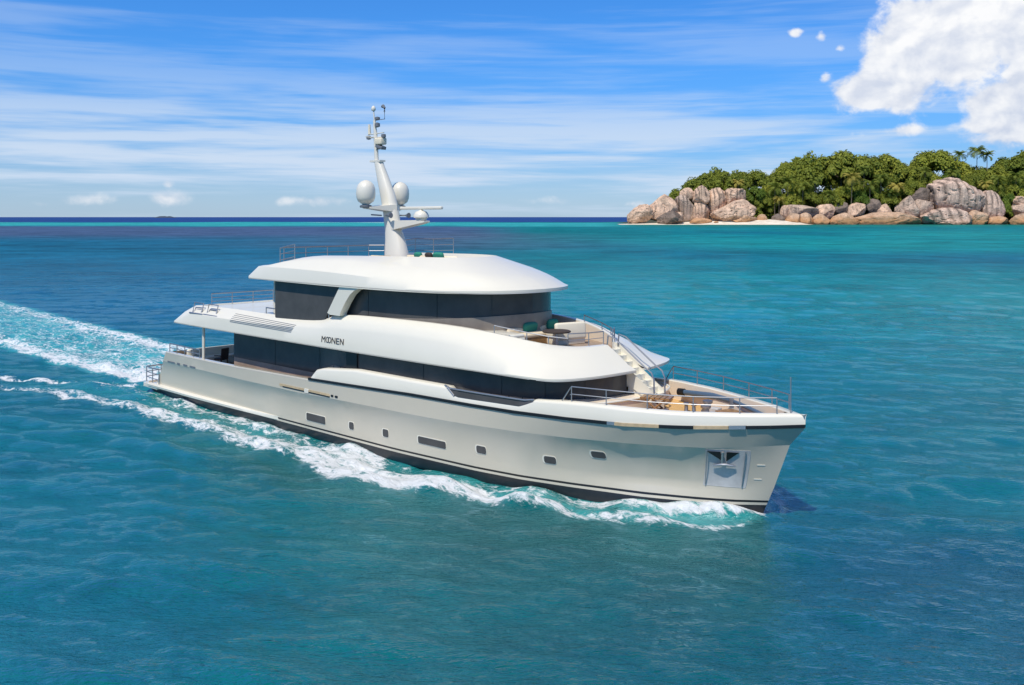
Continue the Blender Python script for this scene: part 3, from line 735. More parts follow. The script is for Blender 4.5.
slab('upper_deck_soffit', [p for p in ub if p[0] < 28.0], [p for p in ubp if p[0] < 28.0], 3.90, .035, M['soffit'])
slab('upper_deck_soffit', [p for p in ub if p[0] >= 27.9], [(27.9, .12)], 3.90, .035, M['soffit'])
slab('upper_deck_soffit', [(27.9, .85)], [p for p in ubp if p[0] >= 27.9], 3.90, .035, M['soffit'])
u4 = [tuple(p) for p in chaikin(U5, 2)]
slab('upper_deck_floor', [p for p in u4 if p[0] < 28.0], mir([p for p in u4 if p[0] < 28.0]), 4.46, .08, M['teakgrey'])
pad = [p for p in u4 if p[0] < 11.9]
slab('aft_sun_deck', pad, mir(pad), 4.73, .25, M['white'])
# louvred vent in the flank, name letters
UB = bvh(ush)
def up_y(x, z):
    h = UB.ray_cast(Vector((x, -9, z)), Vector((0, 1, 0))); return h[0].y if h[0] is not None else -3.5
for sgn in (1, -1):
    for i in range(6):
        f = i/5; za, zb = 4.36+.34*f, 4.30+.30*f
        x0, x1 = 9.0, 14.1+.25*f
        v = MB(); pts = [(x, (up_y(x, za+(zb-za)*(x-x0)/(x1-x0))-.012)*sgn, za+(zb-za)*(x-x0)/(x1-x0)) for x in np.linspace(x0, x1, 12)]
        v.tube(pts, .012, 6); v.build('louvre', M['grey'], YR, fix=False)
def text(body, x0, x1, z0, z1, y, name, m, parent, sgn=1, xsh=0):
    cu = bpy.data.curves.new(name, 'FONT'); cu.body = body; cu.size = 1; cu.extrude = .02
    o = bpy.data.objects.new(name, cu); COL.objects.link(o); dg = bpy.context.evaluated_depsgraph_get()
    me = bpy.data.meshes.new_from_object(o.evaluated_get(dg)); bpy.data.objects.remove(o)
    co = np.array([v.co[:] for v in me.vertices]); mn_, mx_ = co.min(0), co.max(0)
    for v in me.vertices:
        fx = (v.co.x-mn_[0])/(mx_[0]-mn_[0]); fz = (v.co.y-mn_[1])/(mx_[1]-mn_[1])
        if sgn > 0: v.co = Vector((x0+fx*(x1-x0), y(fz)-v.co.z*.5-.004, z0+fz*(z1-z0)))
        else: v.co = Vector((x1-fx*(x1-x0), -(y(fz)-v.co.z*.5-.004), z0+fz*(z1-z0)))
    return link_me(name, me, m, parent, False)
ylet = lambda f: up_y(17.1, 4.09+.24*f)-.004
for sgn in (1, -1):
    for body, xa, xb, dz in (('M', 16.36, 16.62, 0), ('O', 16.66, 16.86, .0), ('O', 16.80, 17.02, .0), ('N', 17.06, 17.30, 0), ('E', 17.36, 17.56, 0), ('N', 17.62, 17.86, 0)):
        if sgn < 0: xa, xb = 16.36+17.86-xb, 16.36+17.86-xa
        text(body, xa, xb, 4.09+dz, 4.33+dz, ylet, 'letter', M['letter'], ush, sgn)

# ---- upper deck house
hp = [(12.35,-2.90),(16.6,-3.05),(19.5,-2.95),(21.8,-2.75),(23.4,-2.35),(24.25,-1.65),(24.65,-.8),(24.75,0)]
hpc = [tuple(p) for p in chaikin(hp, 3)]; full = hpc+[(x, -y) for x, y in hpc[::-1][1:]]
sill_t = tb([(12,4.86),(16.5,4.98),(19.5,5.26),(22,5.38),(23.5,5.48),(24.7,5.58)])
wallstrip('upper_window_band', full, lambda x: sill_t(x)-.02, 6.50, M['glass'], angle=25)
wallstrip('window_sill', [(x+(.05 if x > 22 else 0), y*1.02) for x, y in full], 4.46, sill_t, M['sillbrown'], angle=25)
for ln_ in (hpc, [(x, -y) for x, y in hpc]): mullions('mullion', ln_, (18.6, 22.3, 24.2), sill_t, 6.45)
ring = [(x+.14*(1 if x > 20 else 0), y*1.05) for x, y in full]
MB().box((12.39, 0, 5.45), (.06, 5.7, 2.0)).build('upper_aft_door', M['glass'], YR)
for sgn in (1, -1):
    # slanting white pillar that drops from the roof to the bulwark
    y0, y1 = -3.50*sgn, -3.16*sgn
    n = 10
    arc = [(19.3-.0, 6.46), (18.75, 6.40), (18.35, 6.28), (18.05, 6.08), (17.75, 5.75), (17.45, 5.35)]
    MB().plate([(17.45, 6.46), (17.25, 6.2), (16.55, 5.28), (16.75, 5.21), (17.4, 5.21)]+arc[::-1], y0, y1).build('slanted_pillar', M['white'], YR, angle=30)
    MB().plate([(12.35, 4.80), (12.42, 4.74), (15.6, 4.78), (16.1, 4.96), (17.35, 6.44), (12.35, 6.44)], -3.30*sgn, -3.24*sgn).build('quarter_window', M['glass'], YR)

# ---- roof shell with the sun deck sunk into it
Q0 = [(10.2,0,6.42),(10.2,-2.6,6.42),(10.22,-3.42,6.42),(10.75,-3.56,6.42),(14,-3.58,6.40),(17,-3.58,6.38),(19.5,-3.52,6.38),(21.5,-3.36,6.39),(23.0,-3.08,6.40),(24.05,-2.66,6.42),(24.75,-2.1,6.43),(25.2,-1.4,6.44),(25.4,-.7,6.44),(25.45,0,6.44)]
Q1 = [(x, y, z+.10) for x, y, z in Q0]
Q2 = [(10.85,0,6.98),(10.85,-2.5,6.98),(10.87,-3.25,6.98),(11.3,-3.45,6.99),(14,-3.50,7.0),(17,-3.50,6.94),(19.3,-3.44,6.85),(21.2,-3.24,6.74),(22.7,-2.94,6.64),(23.75,-2.52,6.58),(24.62,-2.04,6.60),(25.06,-1.36,6.60),(25.26,-.68,6.60),(25.31,0,6.60)]
Q3 = [(10.95,0,7.02),(10.95,-2.4,7.02),(11.0,-3.15,7.02),(11.7,-3.36,7.03),(13.6,-3.1,7.38),(16.8,-2.80,7.50),(18.6,-2.62,7.42),(20.2,-2.50,7.36),(21.6,-2.38,7.26),(22.7,-2.10,7.18),(23.4,-1.66,7.13),(23.8,-1.14,7.10),(24.0,-.57,7.09),(24.05,0,7.09)]
Q4 = [(11.1,0,7.02),(11.1,-2.2,7.02),(11.15,-3.0,7.02),(11.9,-3.2,7.03),(13.8,-2.6,7.52),(16.6,-2.2,7.58),(18.2,-2.0,7.60),(19.6,-1.85,7.62),(20.7,-1.68,7.62),(21.4,-1.4,7.62),(21.8,-1.1,7.62),(22.0,-.75,7.62),(22.1,-.4,7.62),(22.12,0,7.62)]
Q5 = [(11.2,0,7.0),(11.2,-2.1,7.0),(11.25,-2.9,7.0),(12.0,-3.1,7.0),(13.9,-2.5,7.0),(16.5,-2.02,7.0),(18.1,-1.82,7.0),(19.5,-1.67,7.0),(20.55,-1.5,7.0),(21.2,-1.25,7.0),(21.6,-.95,7.0),(21.8,-.65,7.0),(21.9,-.35,7.0),(21.92,0,7.0)]
rsh, rb, rbp = shell([Q0, Q1, Q2, Q3, Q4, Q5], .08, 2, 'roof_shell', M['white'], None, False, ((11,14,17,19,24),(.03,.12,.4,.65,.45)))
slab('roof_soffit', rb, rbp, 6.45, .035, M['soffit'])
q5 = [tuple(p) for p in chaikin(Q5, 2)]
slab('sun_deck_floor', q5, mir(q5), 7.03, .08, M['teakgrey'])

# poles under the overhangs
for sgn in (1, -1):
    MB().tube([(5.9, -3.25*sgn, 2.30), (5.9, -3.25*sgn, 3.88)], .07, 10).build('deck_pillar', M['mast'], YR, fix=False)
    MB().tube([(11.7, -2.9*sgn, 4.46), (11.7, -2.9*sgn, 6.44)], .06, 10).build('deck_pillar', M['mast'], YR, fix=False)

# ---- stair from the upper deck down to the foredeck
st = MB()
for i in range(8):
    x0 = 28.02+.265*i; zt = 4.50-.19*i
    st.box((x0+.13, .485, zt-.30), (.262, .62, .60))
for yy in (.15, .82): st.grid([[(27.95, yy-.02, 4.72), (27.95, yy+.02, 4.72), (30.2, yy+.02, 3.22), (30.2, yy-.02, 3.22)], [(27.95, yy-.02, 4.0), (27.95, yy+.02, 4.0), (29.9, yy+.02, 3.0), (29.9, yy-.02, 3.0)]], True)
st.build('stair', M['white'], YR)
for yy in (.17, .80):
    MB().tube([(28.15, yy, 4.6), (28.2, yy, 5.02), (28.5, yy, 4.95), (29.8, yy, 4.06), (30.05, yy, 3.92), (30.16, yy, 3.70), (30.17, yy, 3.1)], .028).build('stair_rail', M['steel'], YR, fix=False)

# ---- rails
def bul(x, o=.17, dz=0, sgn=1): return (x, -(sheer_b(x)-o)*sgn, top_z(x)+dz)
for sgn in (1, -1):
    xs = [29.1, 30.3, 31.6, 32.9, 34.1, 35.0]
    top = [(28.75,)+bul(28.75, .17, 0, sgn)[1:], (29.05,)+bul(29.05, .17, .42, sgn)[1:]]+[bul(x, .17, .48-.0*(x-29), sgn) for x in xs]
    ft = [top_z(p[0]) for p in top]
    mb = MB(); mb.tube(top, .019); mb.tube([(p[0], p[1], f+(p[2]-f)*.5) for p, f in zip(top[1:], ft[1:])], .015, 6)
    for p, f in list(zip(top, ft))[2:]: mb.tube([(p[0], p[1], f-.02), p], .018, 6)
    mb.build('bow_rail', M['steel'], YR, fix=False)
MB().tube([(35.25, 0, 3.30), (35.25, 0, 4.40)], .02, 8).build('jackstaff', M['steel'], YR, fix=False)
def urail(name, pts, zf, h, mids=(.5,), r=.02):
    return rail(name, [(x, y, z+h) for (x, y), z in zip(pts, zf)], zf, r, mids)
ax = [(12.0, 3.0), (10.4, 3.0), (8.8, 2.97), (7.2, 2.93), (5.7, 2.78), (5.05, 2.35), (5.02, 1.2), (5.02, 0), (5.02, -1.2), (5.05, -2.35)]
urail('upper_deck_rail', ax, [4.84, 4.86, 4.88, 4.86, 4.82, 4.77, 4.76, 4.76, 4.76, 4.77], .58, (.33, .66), .026)
urail('upper_side_rail', [(11.3, -3.1), (12.9, -3.16), (14.6, -3.2), (16.3, -3.24)], [4.86, 4.85, 4.88, 4.95], .26, (), .03)
urail('upper_side_rail', [(11.3, 3.1), (12.9, 3.16), (14.6, 3.2), (16.3, 3.24)], [4.86, 4.85, 4.88, 4.95], .26, (), .03)
sx_ = [(17.6, 2.55), (16.2, 2.6), (14.8, 2.7), (13.4, 2.85), (12.2, 2.95), (11.65, 2.4), (11.6, 1.2), (11.6, 0), (11.6, -1.2), (11.65, -2.4), (12.2, -2.95), (13.2, -2.85)]
urail('sun_deck_rail', sx_, [7.45, 7.4, 7.4, 7.25, 7.02, 7.02, 7.02, 7.02, 7.02, 7.02, 7.02, 7.2], .80, (.33, .66), .026)
for sgn in (1, -1):
    urail('stern_rail', [(2.55, -3.32*sgn), (3.4, -3.36*sgn), (4.3, -3.4*sgn), (5.2, -3.42*sgn), (5.85, -3.42*sgn)], [2.3]*5, .42, (.5,), .032)
    urail('lounge_rail', [(25.2, -2.5*sgn), (26.4, -2.1*sgn), (27.1, -1.75*sgn), (27.6, -1.3*sgn)], [5.1, 4.92, 4.81, 4.74], .26, ())
rail('lounge_rail', [(27.6, -1.3, 5.16), (27.95, -.6, 5.16), (28.05, .1, 5.16)], [4.72]*3, .02)
rail('lounge_rail', [(27.6, 1.3, 5.16), (27.85, 1.0, 5.16), (27.95, .75, 5.16)], [4.72]*3, .02)
for x0 in (5.1, 6.5):
    h = MB()
    for dz, w in ((.48, 0), (.24, .1)):
        h.tube([(x0+w, -3.40, 4.50), (x0+w, -3.28, 4.50+dz), (x0+.9-w, -3.30, 4.50+dz), (x0+.9-w, -3.40, 4.50)], .028, 6)
    h.tube([(x0-.2, -3.46, 4.48), (x0+1.15, -3.48, 4.47)], .04, 6)
    h.build('mooring_hoop', M['steel'], YR, fix=False)

# ---- mast
mast = MB()
sec = [(7.0,16.05,17.45,.40),(7.55,16.1,17.36,.38),(8.2,16.12,17.14,.33),(8.65,16.1,16.90,.30),(9.0,16.03,16.80,.29),(9.5,15.93,16.74,.28),(10.27,15.70,16.45,.25),(10.9,15.49,16.10,.22),(11.45,15.32,15.79,.18),(11.66,15.26,15.70,.16)]
rows = []
for z, xa, xb, w in sec:
    c = (xa+xb)/2; l = (xb-xa)/2
    rows.append([(c+l*(abs(math.cos(q))**.8)*(1 if math.cos(q) > 0 else -1), w*(abs(math.sin(q))**.8)*(1 if math.sin(q) > 0 else -1), z) for q in [2*math.pi*j/20 for j in range(20)]])
mast.grid(rows, True); mast.add(rows[-1], [tuple(range(20))])
MAST = mast.build('mast', M['mast'], YR, angle=45)
MB().prism([(15.03, -.16), (15.75, -.16), (15.75, .16), (15.03, .16)], 11.64, 11.72).build('mast_cap', M['mast'], MAST)
dome = [(.0,-.56),(.16,-.55),(.2,-.48),(.42,-.36),(.5,-.2),(.52,0),(.50,.2),(.42,.36),(.28,.47),(.12,.53),(.01,.55)]
for yy, xx in ((-1.15, 16.05), (1.15, 15.55)):
    d = MB().lathe([(r*.80, z*1.02) for r, z in dome], (xx, yy, 10.24), 28).build('radome', M['mast'], MAST, angle=50)
    MB().lathe([(.24, 0), (.26, .03), (.26, .09), (.2, .12)], (xx, yy, 9.60), 20).build('radome_base', M['grey'], d)
arm = MB()
for yy, xx in ((-1.15, 16.05), (1.15, 15.55)):
    arm.grid([[(16.75, 0, 9.42), (16.75, 0, 9.75), (15.9, 0, 9.75), (15.9, 0, 9.42)], [(xx+.3, yy, 9.57), (xx+.3, yy, 9.64), (xx-.22, yy, 9.64), (xx-.22, yy, 9.57)]], True)
    arm.add([(xx+.3, yy, 9.57), (xx+.3, yy, 9.64), (xx-.22, yy, 9.64), (xx-.22, yy, 9.57)], [(0, 1, 2, 3)])
arm.build('radome_arm', M['mast'], MAST, angle=40)
MB().grid([[(16.6, -.28, 8.62), (16.6, .28, 8.62), (16.6, .28, 9.05), (16.6, -.28, 9.05)], [(18.3, -.26, 8.90), (18.3, .26, 8.90), (18.3, .26, 9.07), (18.3, -.26, 9.07)], [(18.72, -.16, 8.98), (18.72, .16, 8.98), (18.72, .16, 9.04), (18.72, -.16, 9.04)]], True).add([(18.72, -.16, 8.98), (18.72, .16, 8.98), (18.72, .16, 9.04), (18.72, -.16, 9.04)], [(0, 1, 2, 3)]).build('radar_arm', M['mast'], MAST, angle=40)
rp = MB().lathe([(.22, 0), (.24, .03), (.24, .09), (.33, .12), (.33, .22), (.24, .36), (.08, .42), (.05, .48)], (18.36, 0, 9.06), 20).build('radar_pedestal', M['mast'], MAST, angle=50)
MB().box((18.34, 0, 9.58), (2.66, .16, .13), 0, 0, .04).build('radar_scanner', M['mast'], MAST, angle=40)
hr = MB()
for yy in (-.5, .5):
    hr.tube([(16.3, yy*.5, 9.27), (16.75, yy, 9.27)], .03, 8); hr.tube([(16.75, yy, 9.27), (16.95, yy, 9.27)], [.04, .12], 10)
    hr.tube([(15.6, yy, 9.3), (16.3, yy, 9.27)], .03, 8)
hr.build('horn', M['grey'], MAST)
pole = MB().tube([(15.33, 0, 11.66), (15.25, 0, 12.9), (15.17, 0, 13.5)], [.10, .085, .06], 10).build('mast_pole', M['mast'], MAST, fix=False)
e = MB(); e.tube([(15.17, 0, 13.5), (15.11, 0, 14.0)], .03, 8); e.build('antenna', M['mast'], MAST)
MB().lathe([(.07, 0), (.1, .05), (.1, .14), (.05, .22), (.01, .24)], (15.1, 0, 13.93), 14).build('masthead_light', M['mast'], MAST)
MB().box((15.62, 0, 12.55), (.46, .34, .30), 0, 0, .05).build('camera_housing', M['cream'], MAST)
g = MB(); g.box((15.62, 0, 12.30), (.46, .28, .14), 0, .3, .02); g.tube([(15.3, 0, 12.22), (15.85, 0, 12.24)], .035, 6); g.build('searchlight', M['grey'], MAST)
y_ = MB(); y_.tube([(14.75, 0, 12.9), (15.85, 0, 12.93)], .025, 6); y_.tube([(15.25, -.55, 12.74), (15.25, .55, 12.74)], .025, 6); y_.tube([(14.75, 0, 12.74), (15.8, 0, 12.74)], .022, 6); y_.build('yardarm', M['mast'], MAST)
for p in ((14.76, 0, 12.76), (15.82, 0, 12.78)):
    MB().lathe([(.03, -.09), (.10, -.07), (.11, 0), (.10, .07), (.03, .09)], p, 12).build('navigation_light', M['grey'], MAST)
MB().tube([(14.82, 0, 12.9), (14.80, 0, 13.35)], [.07, .05], 8).build('whip_antenna', M['cream'], MAST)
MB().lathe([(.02, -.12), (.12, -.08), (.12, .06), (.03, .1)], (15.38, 0, 13.30), 12).build('navigation_light', M['grey'], MAST)
MB().lathe([(.02, -.08), (.12, -.05), (.12, .05), (.03, .08)], (15.38, 0, 13.58), 12).build('navigation_light', M['grey'], MAST)
wv = MB(); wv.tube([(15.17, 0, 13.5), (15.9, 0, 13.52), (15.88, 0, 13.85)], .016, 6); wv.tube([(15.88, 0, 13.85), (15.90, 0, 14.0), (15.76, 0, 14.1)], [.05, .05, .09], 8); wv.build('wind_vane', M['grey'], MAST)

# ---- foredeck fittings
for x, y in ((31.55, 1.3), (31.95, .55)):
    wn = MB().lathe([(.22, 0), (.22, .1), (.12, .14), (.11, .3), (.17, .36), (.17, .42), (.05, .46)], (x, y, 2.60), 18).build('windlass', M['steel'], YR, angle=40)
    MB().box((x+.3, y, 2.72), (.35, .3, .24), 0, 0, .04).build('windlass_motor', M['steelb'], wn)
cr = MB().tube([(29.9, 2.25, 2.98), (31.3, 2.18, 3.02), (32.2, 1.85, 3.02)], [.09, .11, .11], 10).build('deck_crane', M['bluegrey'], YR, fix=False)
MB().tube([(29.75, 2.25, 2.97), (30.0, 2.25, 2.98)], .13, 10).build('crane_tip', M['black'], cr, fix=False)
MB().tube([(32.2, 1.85, 3.02), (33.9, .8, 2.95)], .07, 10).build('crane_arm', M['bluegrey'], cr, fix=False)
MB().lathe([(.2, 0), (.2, .12), (.13, .2), (.13, .5), (.05, .56)], (32.2, 1.85, 2.60), 14).build('crane_post', M['grey'], cr)
MB().box((32.6, 1.15, 2.70), (1.0, .7, .22), -.35, 0, .03).build('deck_hatch', M['wood'], YR)
for x, y in ((33.3, .2), (30.9, 1.0)):
    bl = MB().lathe([(.09, 0), (.07, .05), (.06, .22), (.1, .26), (.1, .3)], (x, y, 2.60), 12)
    bl.lathe([(.09, 0), (.07, .05), (.06, .22), (.1, .26), (.1, .3)], (x+.3, y, 2.60), 12); bl.build('mooring_bollard', M['steel'], YR)

# ---- loose furniture on the decks (things of their own)
def on(x, y, z): 
    p = SHIP_O+x*SU+y*SV; return (p[0], p[1], z)
def thing(name, label, cat, x, y, z, rz=0, group=None):
    return tag(empty(name, on(x, y, z), SHIP_RZ+rz), label, cat, group)
def pillow(label, x, y, z, m, rz=0, s=(.46, .2, .40), group=None):
    b = MB(); n = 14; rows = []
    for i in range(n+1):
        a = -math.pi/2+math.pi*i/n; row = []
        for j in range(24):
            q = 2*math.pi*j/24; c = lambda t: math.copysign(abs(t)**.55, t)
            row.append((s[0]/2*c(math.cos(q))*math.cos(a)**.35 if 0 < i < n else 0, s[1]/2*math.sin(a), s[2]/2*c(math.sin(q))*math.cos(a)**.35 if 0 < i < n else 0))
        rows.append([(p[0], p[1]*(1.0), p[2]) for p in row])
    b.grid(rows, True); o = b.build('pillow', m, None, angle=60)
    o.location = on(x, y, z); o.rotation_euler = (.25, 0, SHIP_RZ+rz)
    return tag(o, label, 'pillow', group)
def sofa(name, label, x, y, z, w, d, m, rz=0, backh=.8, seat=.45):
    t = thing(name, label, 'sofa', x, y, z, rz)
    MB().box((0, 0, seat*.35), (d*.94, w*.96, seat*.7), 0, 0, .04).build('base', M['wood'] if m is M['beige'] else m, t)
    MB().box((.04, 0, seat*.84), (d*.9, w*.94, seat*.34), 0, 0, .06).build('seat_cushion', m, t)
    MB().box((-d*.40, 0, backh*.62), (d*.22, w, backh*.78), 0, .12, .09).build('backrest', m, t)
    for s in (1, -1): MB().box((0, s*w*.47, seat*.85), (d*.8, w*.10, seat*.5), 0, 0, .06).build('armrest', m, t)
    return t
sofa('lounge_sofa', 'rounded cream sofa on the forward lounge deck behind the stair', 25.7, .75, 4.46, 1.35, .9, M['cream'], R(165), .82)
sofa('lounge_bench', 'low beige bench against the dark upper windows, below the green pillows', 24.95, .2, 4.46, 3.0, .75, M['beige'], 0, .62)
pillow('larger green pillow on the forward lounge bench', 24.75, -.15, 5.06, M['green'], R(90), (.75, .24, .42))
pillow('smaller green pillow next to the cream sofa on the lounge', 24.85, 1.0, 5.10, M['green'], R(80), (.5, .22, .42))
t = thing('lounge_table', 'dark round table on one leg on the forward lounge deck', 'table', 26.25, -.35, 4.46)
MB().lathe([(.5, .56), (.52, .58), (.52, .61), (.48, .63)], (0, 0, 0), 24, (1, 1)).build('table_top', M['darkfab'], t)
MB().lathe([(.22, 0), (.22, .03), (.06, .08), (.06, .56)], (0, 0, 0), 16).build('leg', M['steel'], t)
t = thing('sun_pad', 'white flat sun pad beside the railing of the forward lounge', 'sun pad', 24.9, -1.75, 4.46, R(-12))
MB().box((0, 0, .22), (1.7, .8, .44), 0, 0, .03).build('base', M['white'], t); MB().box((0, 0, .50), (1.66, .78, .14), 0, 0, .06).build('cushion', M['white'], t)
# sun deck
sofa('sun_deck_sofa', 'pale beige sofa in front of the mast on the top deck', 19.0, -.55, 7.03, 1.2, .7, M['beige'], R(90), .60, .38)
t = sofa('sun_deck_sofa', 'long beige sofa under the green pillows on the top deck', 20.3, -.2, 7.03, 1.7, .75, M['cream'], R(90), .60, .38)
pillow('green pillow nearest the mast on the top deck', 19.1, -.8, 7.60, M['green'], R(0), (.42, .2, .32))
pillow('green pillow furthest ahead of the mast on the top deck', 20.25, -.72, 7.62, M['green'], R(5), (.55, .2, .32))
pillow('dark brown pillow between two green ones on the top deck', 19.7, -.75, 7.61, M['darkfab'], R(-5), (.4, .2, .30))
sofa('sun_deck_bench', 'low beige bench at the foot of the mast', 17.3, -1.1, 7.03, 1.4, .6, M['beige'], R(90), .55, .36)
# aft main deck
t = thing('dining_chair', 'dark brown wicker chair on the aft deck by the pole', 'chair', 4.45, -1.5, 1.5, R(200))
MB().box((0, 0, .43), (.5, .52, .09), 0, 0, .03).build('seat', M['darkfab'], t); MB().box((-.24, 0, .72), (.08, .54, .55), 0, -.1, .03).build('backrest', M['darkfab'], t)
for a in (1, -1):
    for c in (1, -1): MB().tube([(a*.2, c*.22, .4), (a*.24, c*.24, 0)], .022, 6).build('leg', M['darkfab'], t, fix=False)
    MB().box((-.02, a*.27, .62), (.46, .05, .05), 0, 0, .015).build('armrest', M['darkfab'], t)
t = thing('dining_table', 'dark rectangular table in the shade of the aft deck', 'table', 6.3, -.1, 1.5)
MB().box((0, 0, .72), (.95, 1.8, .06), 0, 0, .02).build('table_top', M['darkfab'], t)
for s in (1, -1): MB().box((0, s*.6, .345), (.14, .14, .69)).build('leg', M['darkfab'], t)
sofa('aft_sofa', 'white sofa across the stern of the main deck', 3.1, -.4, 1.5, 4.2, .9, M['white'], 0, .85)
# foredeck table
t = thing('folding_table', 'small slatted wooden table by the railing of the foredeck', 'table', 30.5, -.15, 2.60, R(20)); t.scale = (1, 1, 1.3)
b = MB()
for i in range(6): b.box((-.42+.17*i, 0, .46), (.14, .62, .04))
b.build('table_top', M['wood'], t)
for a in (1, -1):
    MB().tube([(a*.36, .26, 0), (-a*.36, .26, .45)], .03, 6).build('leg', M['wood'], t, fix=False); MB().tube([(a*.36, -.26, 0), (-a*.36, -.26, .45)], .03, 6).build('leg', M['wood'], t, fix=False)
MB().box((0, 0, .14), (.72, .5, .03)).build('shelf', M['wood'], t)

# --------------------------------------------------------------------------- ISLAND
def at(px, py, d): return Vector(((px-512)*d/F_PX, d, CAM_H+(HOR-py)*d/F_PX))
def rock_mat(name, base, tan=0.0, streak=.6):
    m = bpy.data.materials.new(name); m.use_nodes = True
    k = NT(m.node_tree); p = k.n['Principled BSDF']; p.inputs['Roughness'].default_value = .9; p.inputs['Specular IOR Level'].default_value = .2
    pos = k.new('ShaderNodeNewGeometry').outputs['Position']; x, y, z = k.sep(pos)
    n1 = k.noise(k.mapping(pos, (.42, .3, .045)), 1.0, 5, .6, .4)
    n2 = k.noise(k.mapping(pos, (.12, .12, .12)), 1.0, 6, .65, .3)
    n3 = k.noise(k.mapping(pos, (.9, .9, .6)), 1.0, 5, .65)
    c = k.mix(k.mapr(n2, .32, .68), tuple(a*.72 for a in base)+(1,), tuple(min(1, a*1.18) for a in base)+(1,))
    c = k.mix(k.math('MULTIPLY', k.mapr(n1, .50, .66), streak), c, (.085, .072, .066, 1))
    c = k.mix(k.mapr(n3, .35, .65, 0, .35), c, (.15, .12, .10, 1))
    c = k.mix(k.math('MULTIPLY', k.new('ShaderNodeAttribute', attribute_name='runnel').outputs['Fac'], .85), c, (.075, .062, .056, 1))
    if tan:
        zz = k.math('ADD', z, k.math('MULTIPLY', k.math('SUBTRACT', n2, .5), 9))
        c = k.mix(k.mapr(zz, 2, 14, tan, 0), c, (.52, .27, .12, 1))
        c = k.mix(k.mapr(zz, 0, 4.5, .85, 0), c, (.10, .07, .05, 1))
    k.l.new(c, p.inputs['Base Color'])
    b = k.new('ShaderNodeBump'); b.inputs['Strength'].default_value = .9; b.inputs['Distance'].default_value = 1.6
    k.put(b.inputs['Height'], k.math('ADD', k.math('MULTIPLY', n2, 1.0), k.math('MULTIPLY', n3, .6))); k.l.new(b.outputs[0], p.inputs['Normal'])
    return m
RK = {'pale': rock_mat('pale_granite', (.80, .55, .39), .35, .55), 'grey': rock_mat('grey_granite', (.60, .45, .35), .0, .6),
      'tan': rock_mat('tan_granite', (.68, .46, .31), .95, .35), 'dark': rock_mat('dark_granite', (.22, .17, .14), .15, .5), 'dome': rock_mat('grooved_granite', (.76, .55, .43), .25, .45)}

def boulder(label, x0, x1, y0, y1, d, m, seed=0, sq=2.6, depth=.8, groove=0, tilt=0.0, lean=0.0, amp=.16, peak=0.0):
    a, c = at(x0, y1, d), at(x1, y0, d)
    w, h = (c.x-a.x), (c.z-a.z)
    run = []
    bm = bmesh.new(); bmesh.ops.create_icosphere(bm, subdivisions=5, radius=1)
    rs = random.Random(seed); off = Vector((rs.uniform(-50, 50), rs.uniform(-50, 50), rs.uniform(-50, 50)))
    hw, hd, hh = w/2, w/2*depth, h/2+2.0
    planes = [(Vector((rs.uniform(-1, 1), rs.uniform(-1, .3), rs.uniform(-.4, .9))).normalized(), rs.uniform(.66, .98)) for _ in range(4 if groove > .08 else 11)]
    for v in bm.verts:
        n = v.co.normalized()
        s = (abs(n.x)**sq+abs(n.y)**sq+abs(n.z)**sq)**(-1/sq)
        p = n*s
        for pn, pd in planes:                    # broken facets
            q = p.dot(pn)
            if q > pd: p = p-pn*(q-pd)*.93
        f = mn.fractal(p*1.5+off, 1.0, 2.1, 6)*amp*.62
        crack = abs(mn.noise(p*2.1+off*1.7)); f -= max(0, .06-crack)*1.5
        if groove:
            g = max(0, math.sin(p.x*17+mn.noise(Vector((p.x*1.6, p.y, p.z*.5))+off)*5))**2*min(1, max(0, .75+p.z*.8-.35*mn.noise(p*2.3+off))); f += -groove*.7*g; run.append(g)
        p = p*(1+f)
        if peak: p.z += peak*max(0, 1-abs(p.x-.1)*1.3)*max(0, p.z)
        p.x += tilt*p.z; p.z += lean*p.x
        v.co = Vector((p.x*hw, p.y*hd, p.z*hh))
    zs = [v.co.z for v in bm.verts]; xs = [v.co.x for v in bm.verts]
    zx = max(zs); xa, xb = min(xs), max(xs)
    for v in bm.verts:
        v.co.z = (v.co.z-zx)*(h+4)/(zx-min(zs))+h; v.co.x = (v.co.x-(xa+xb)/2)*w/(xb-xa)
    me = bpy.data.meshes.new('boulder'); bm.to_mesh(me); bm.free(); me.materials.append(m); me.shade_smooth(); me.set_sharp_from_angle(angle=R(38))
    if run: me.attributes.new('runnel', 'FLOAT', 'POINT').data.foreach_set('value', run)
    o = bpy.data.objects.new('boulder', me); COL.objects.link(o); o.location = ((a.x+c.x)/2, d, a.z)
    return tag(o, label, 'boulder', 'granite boulders on the island shore')

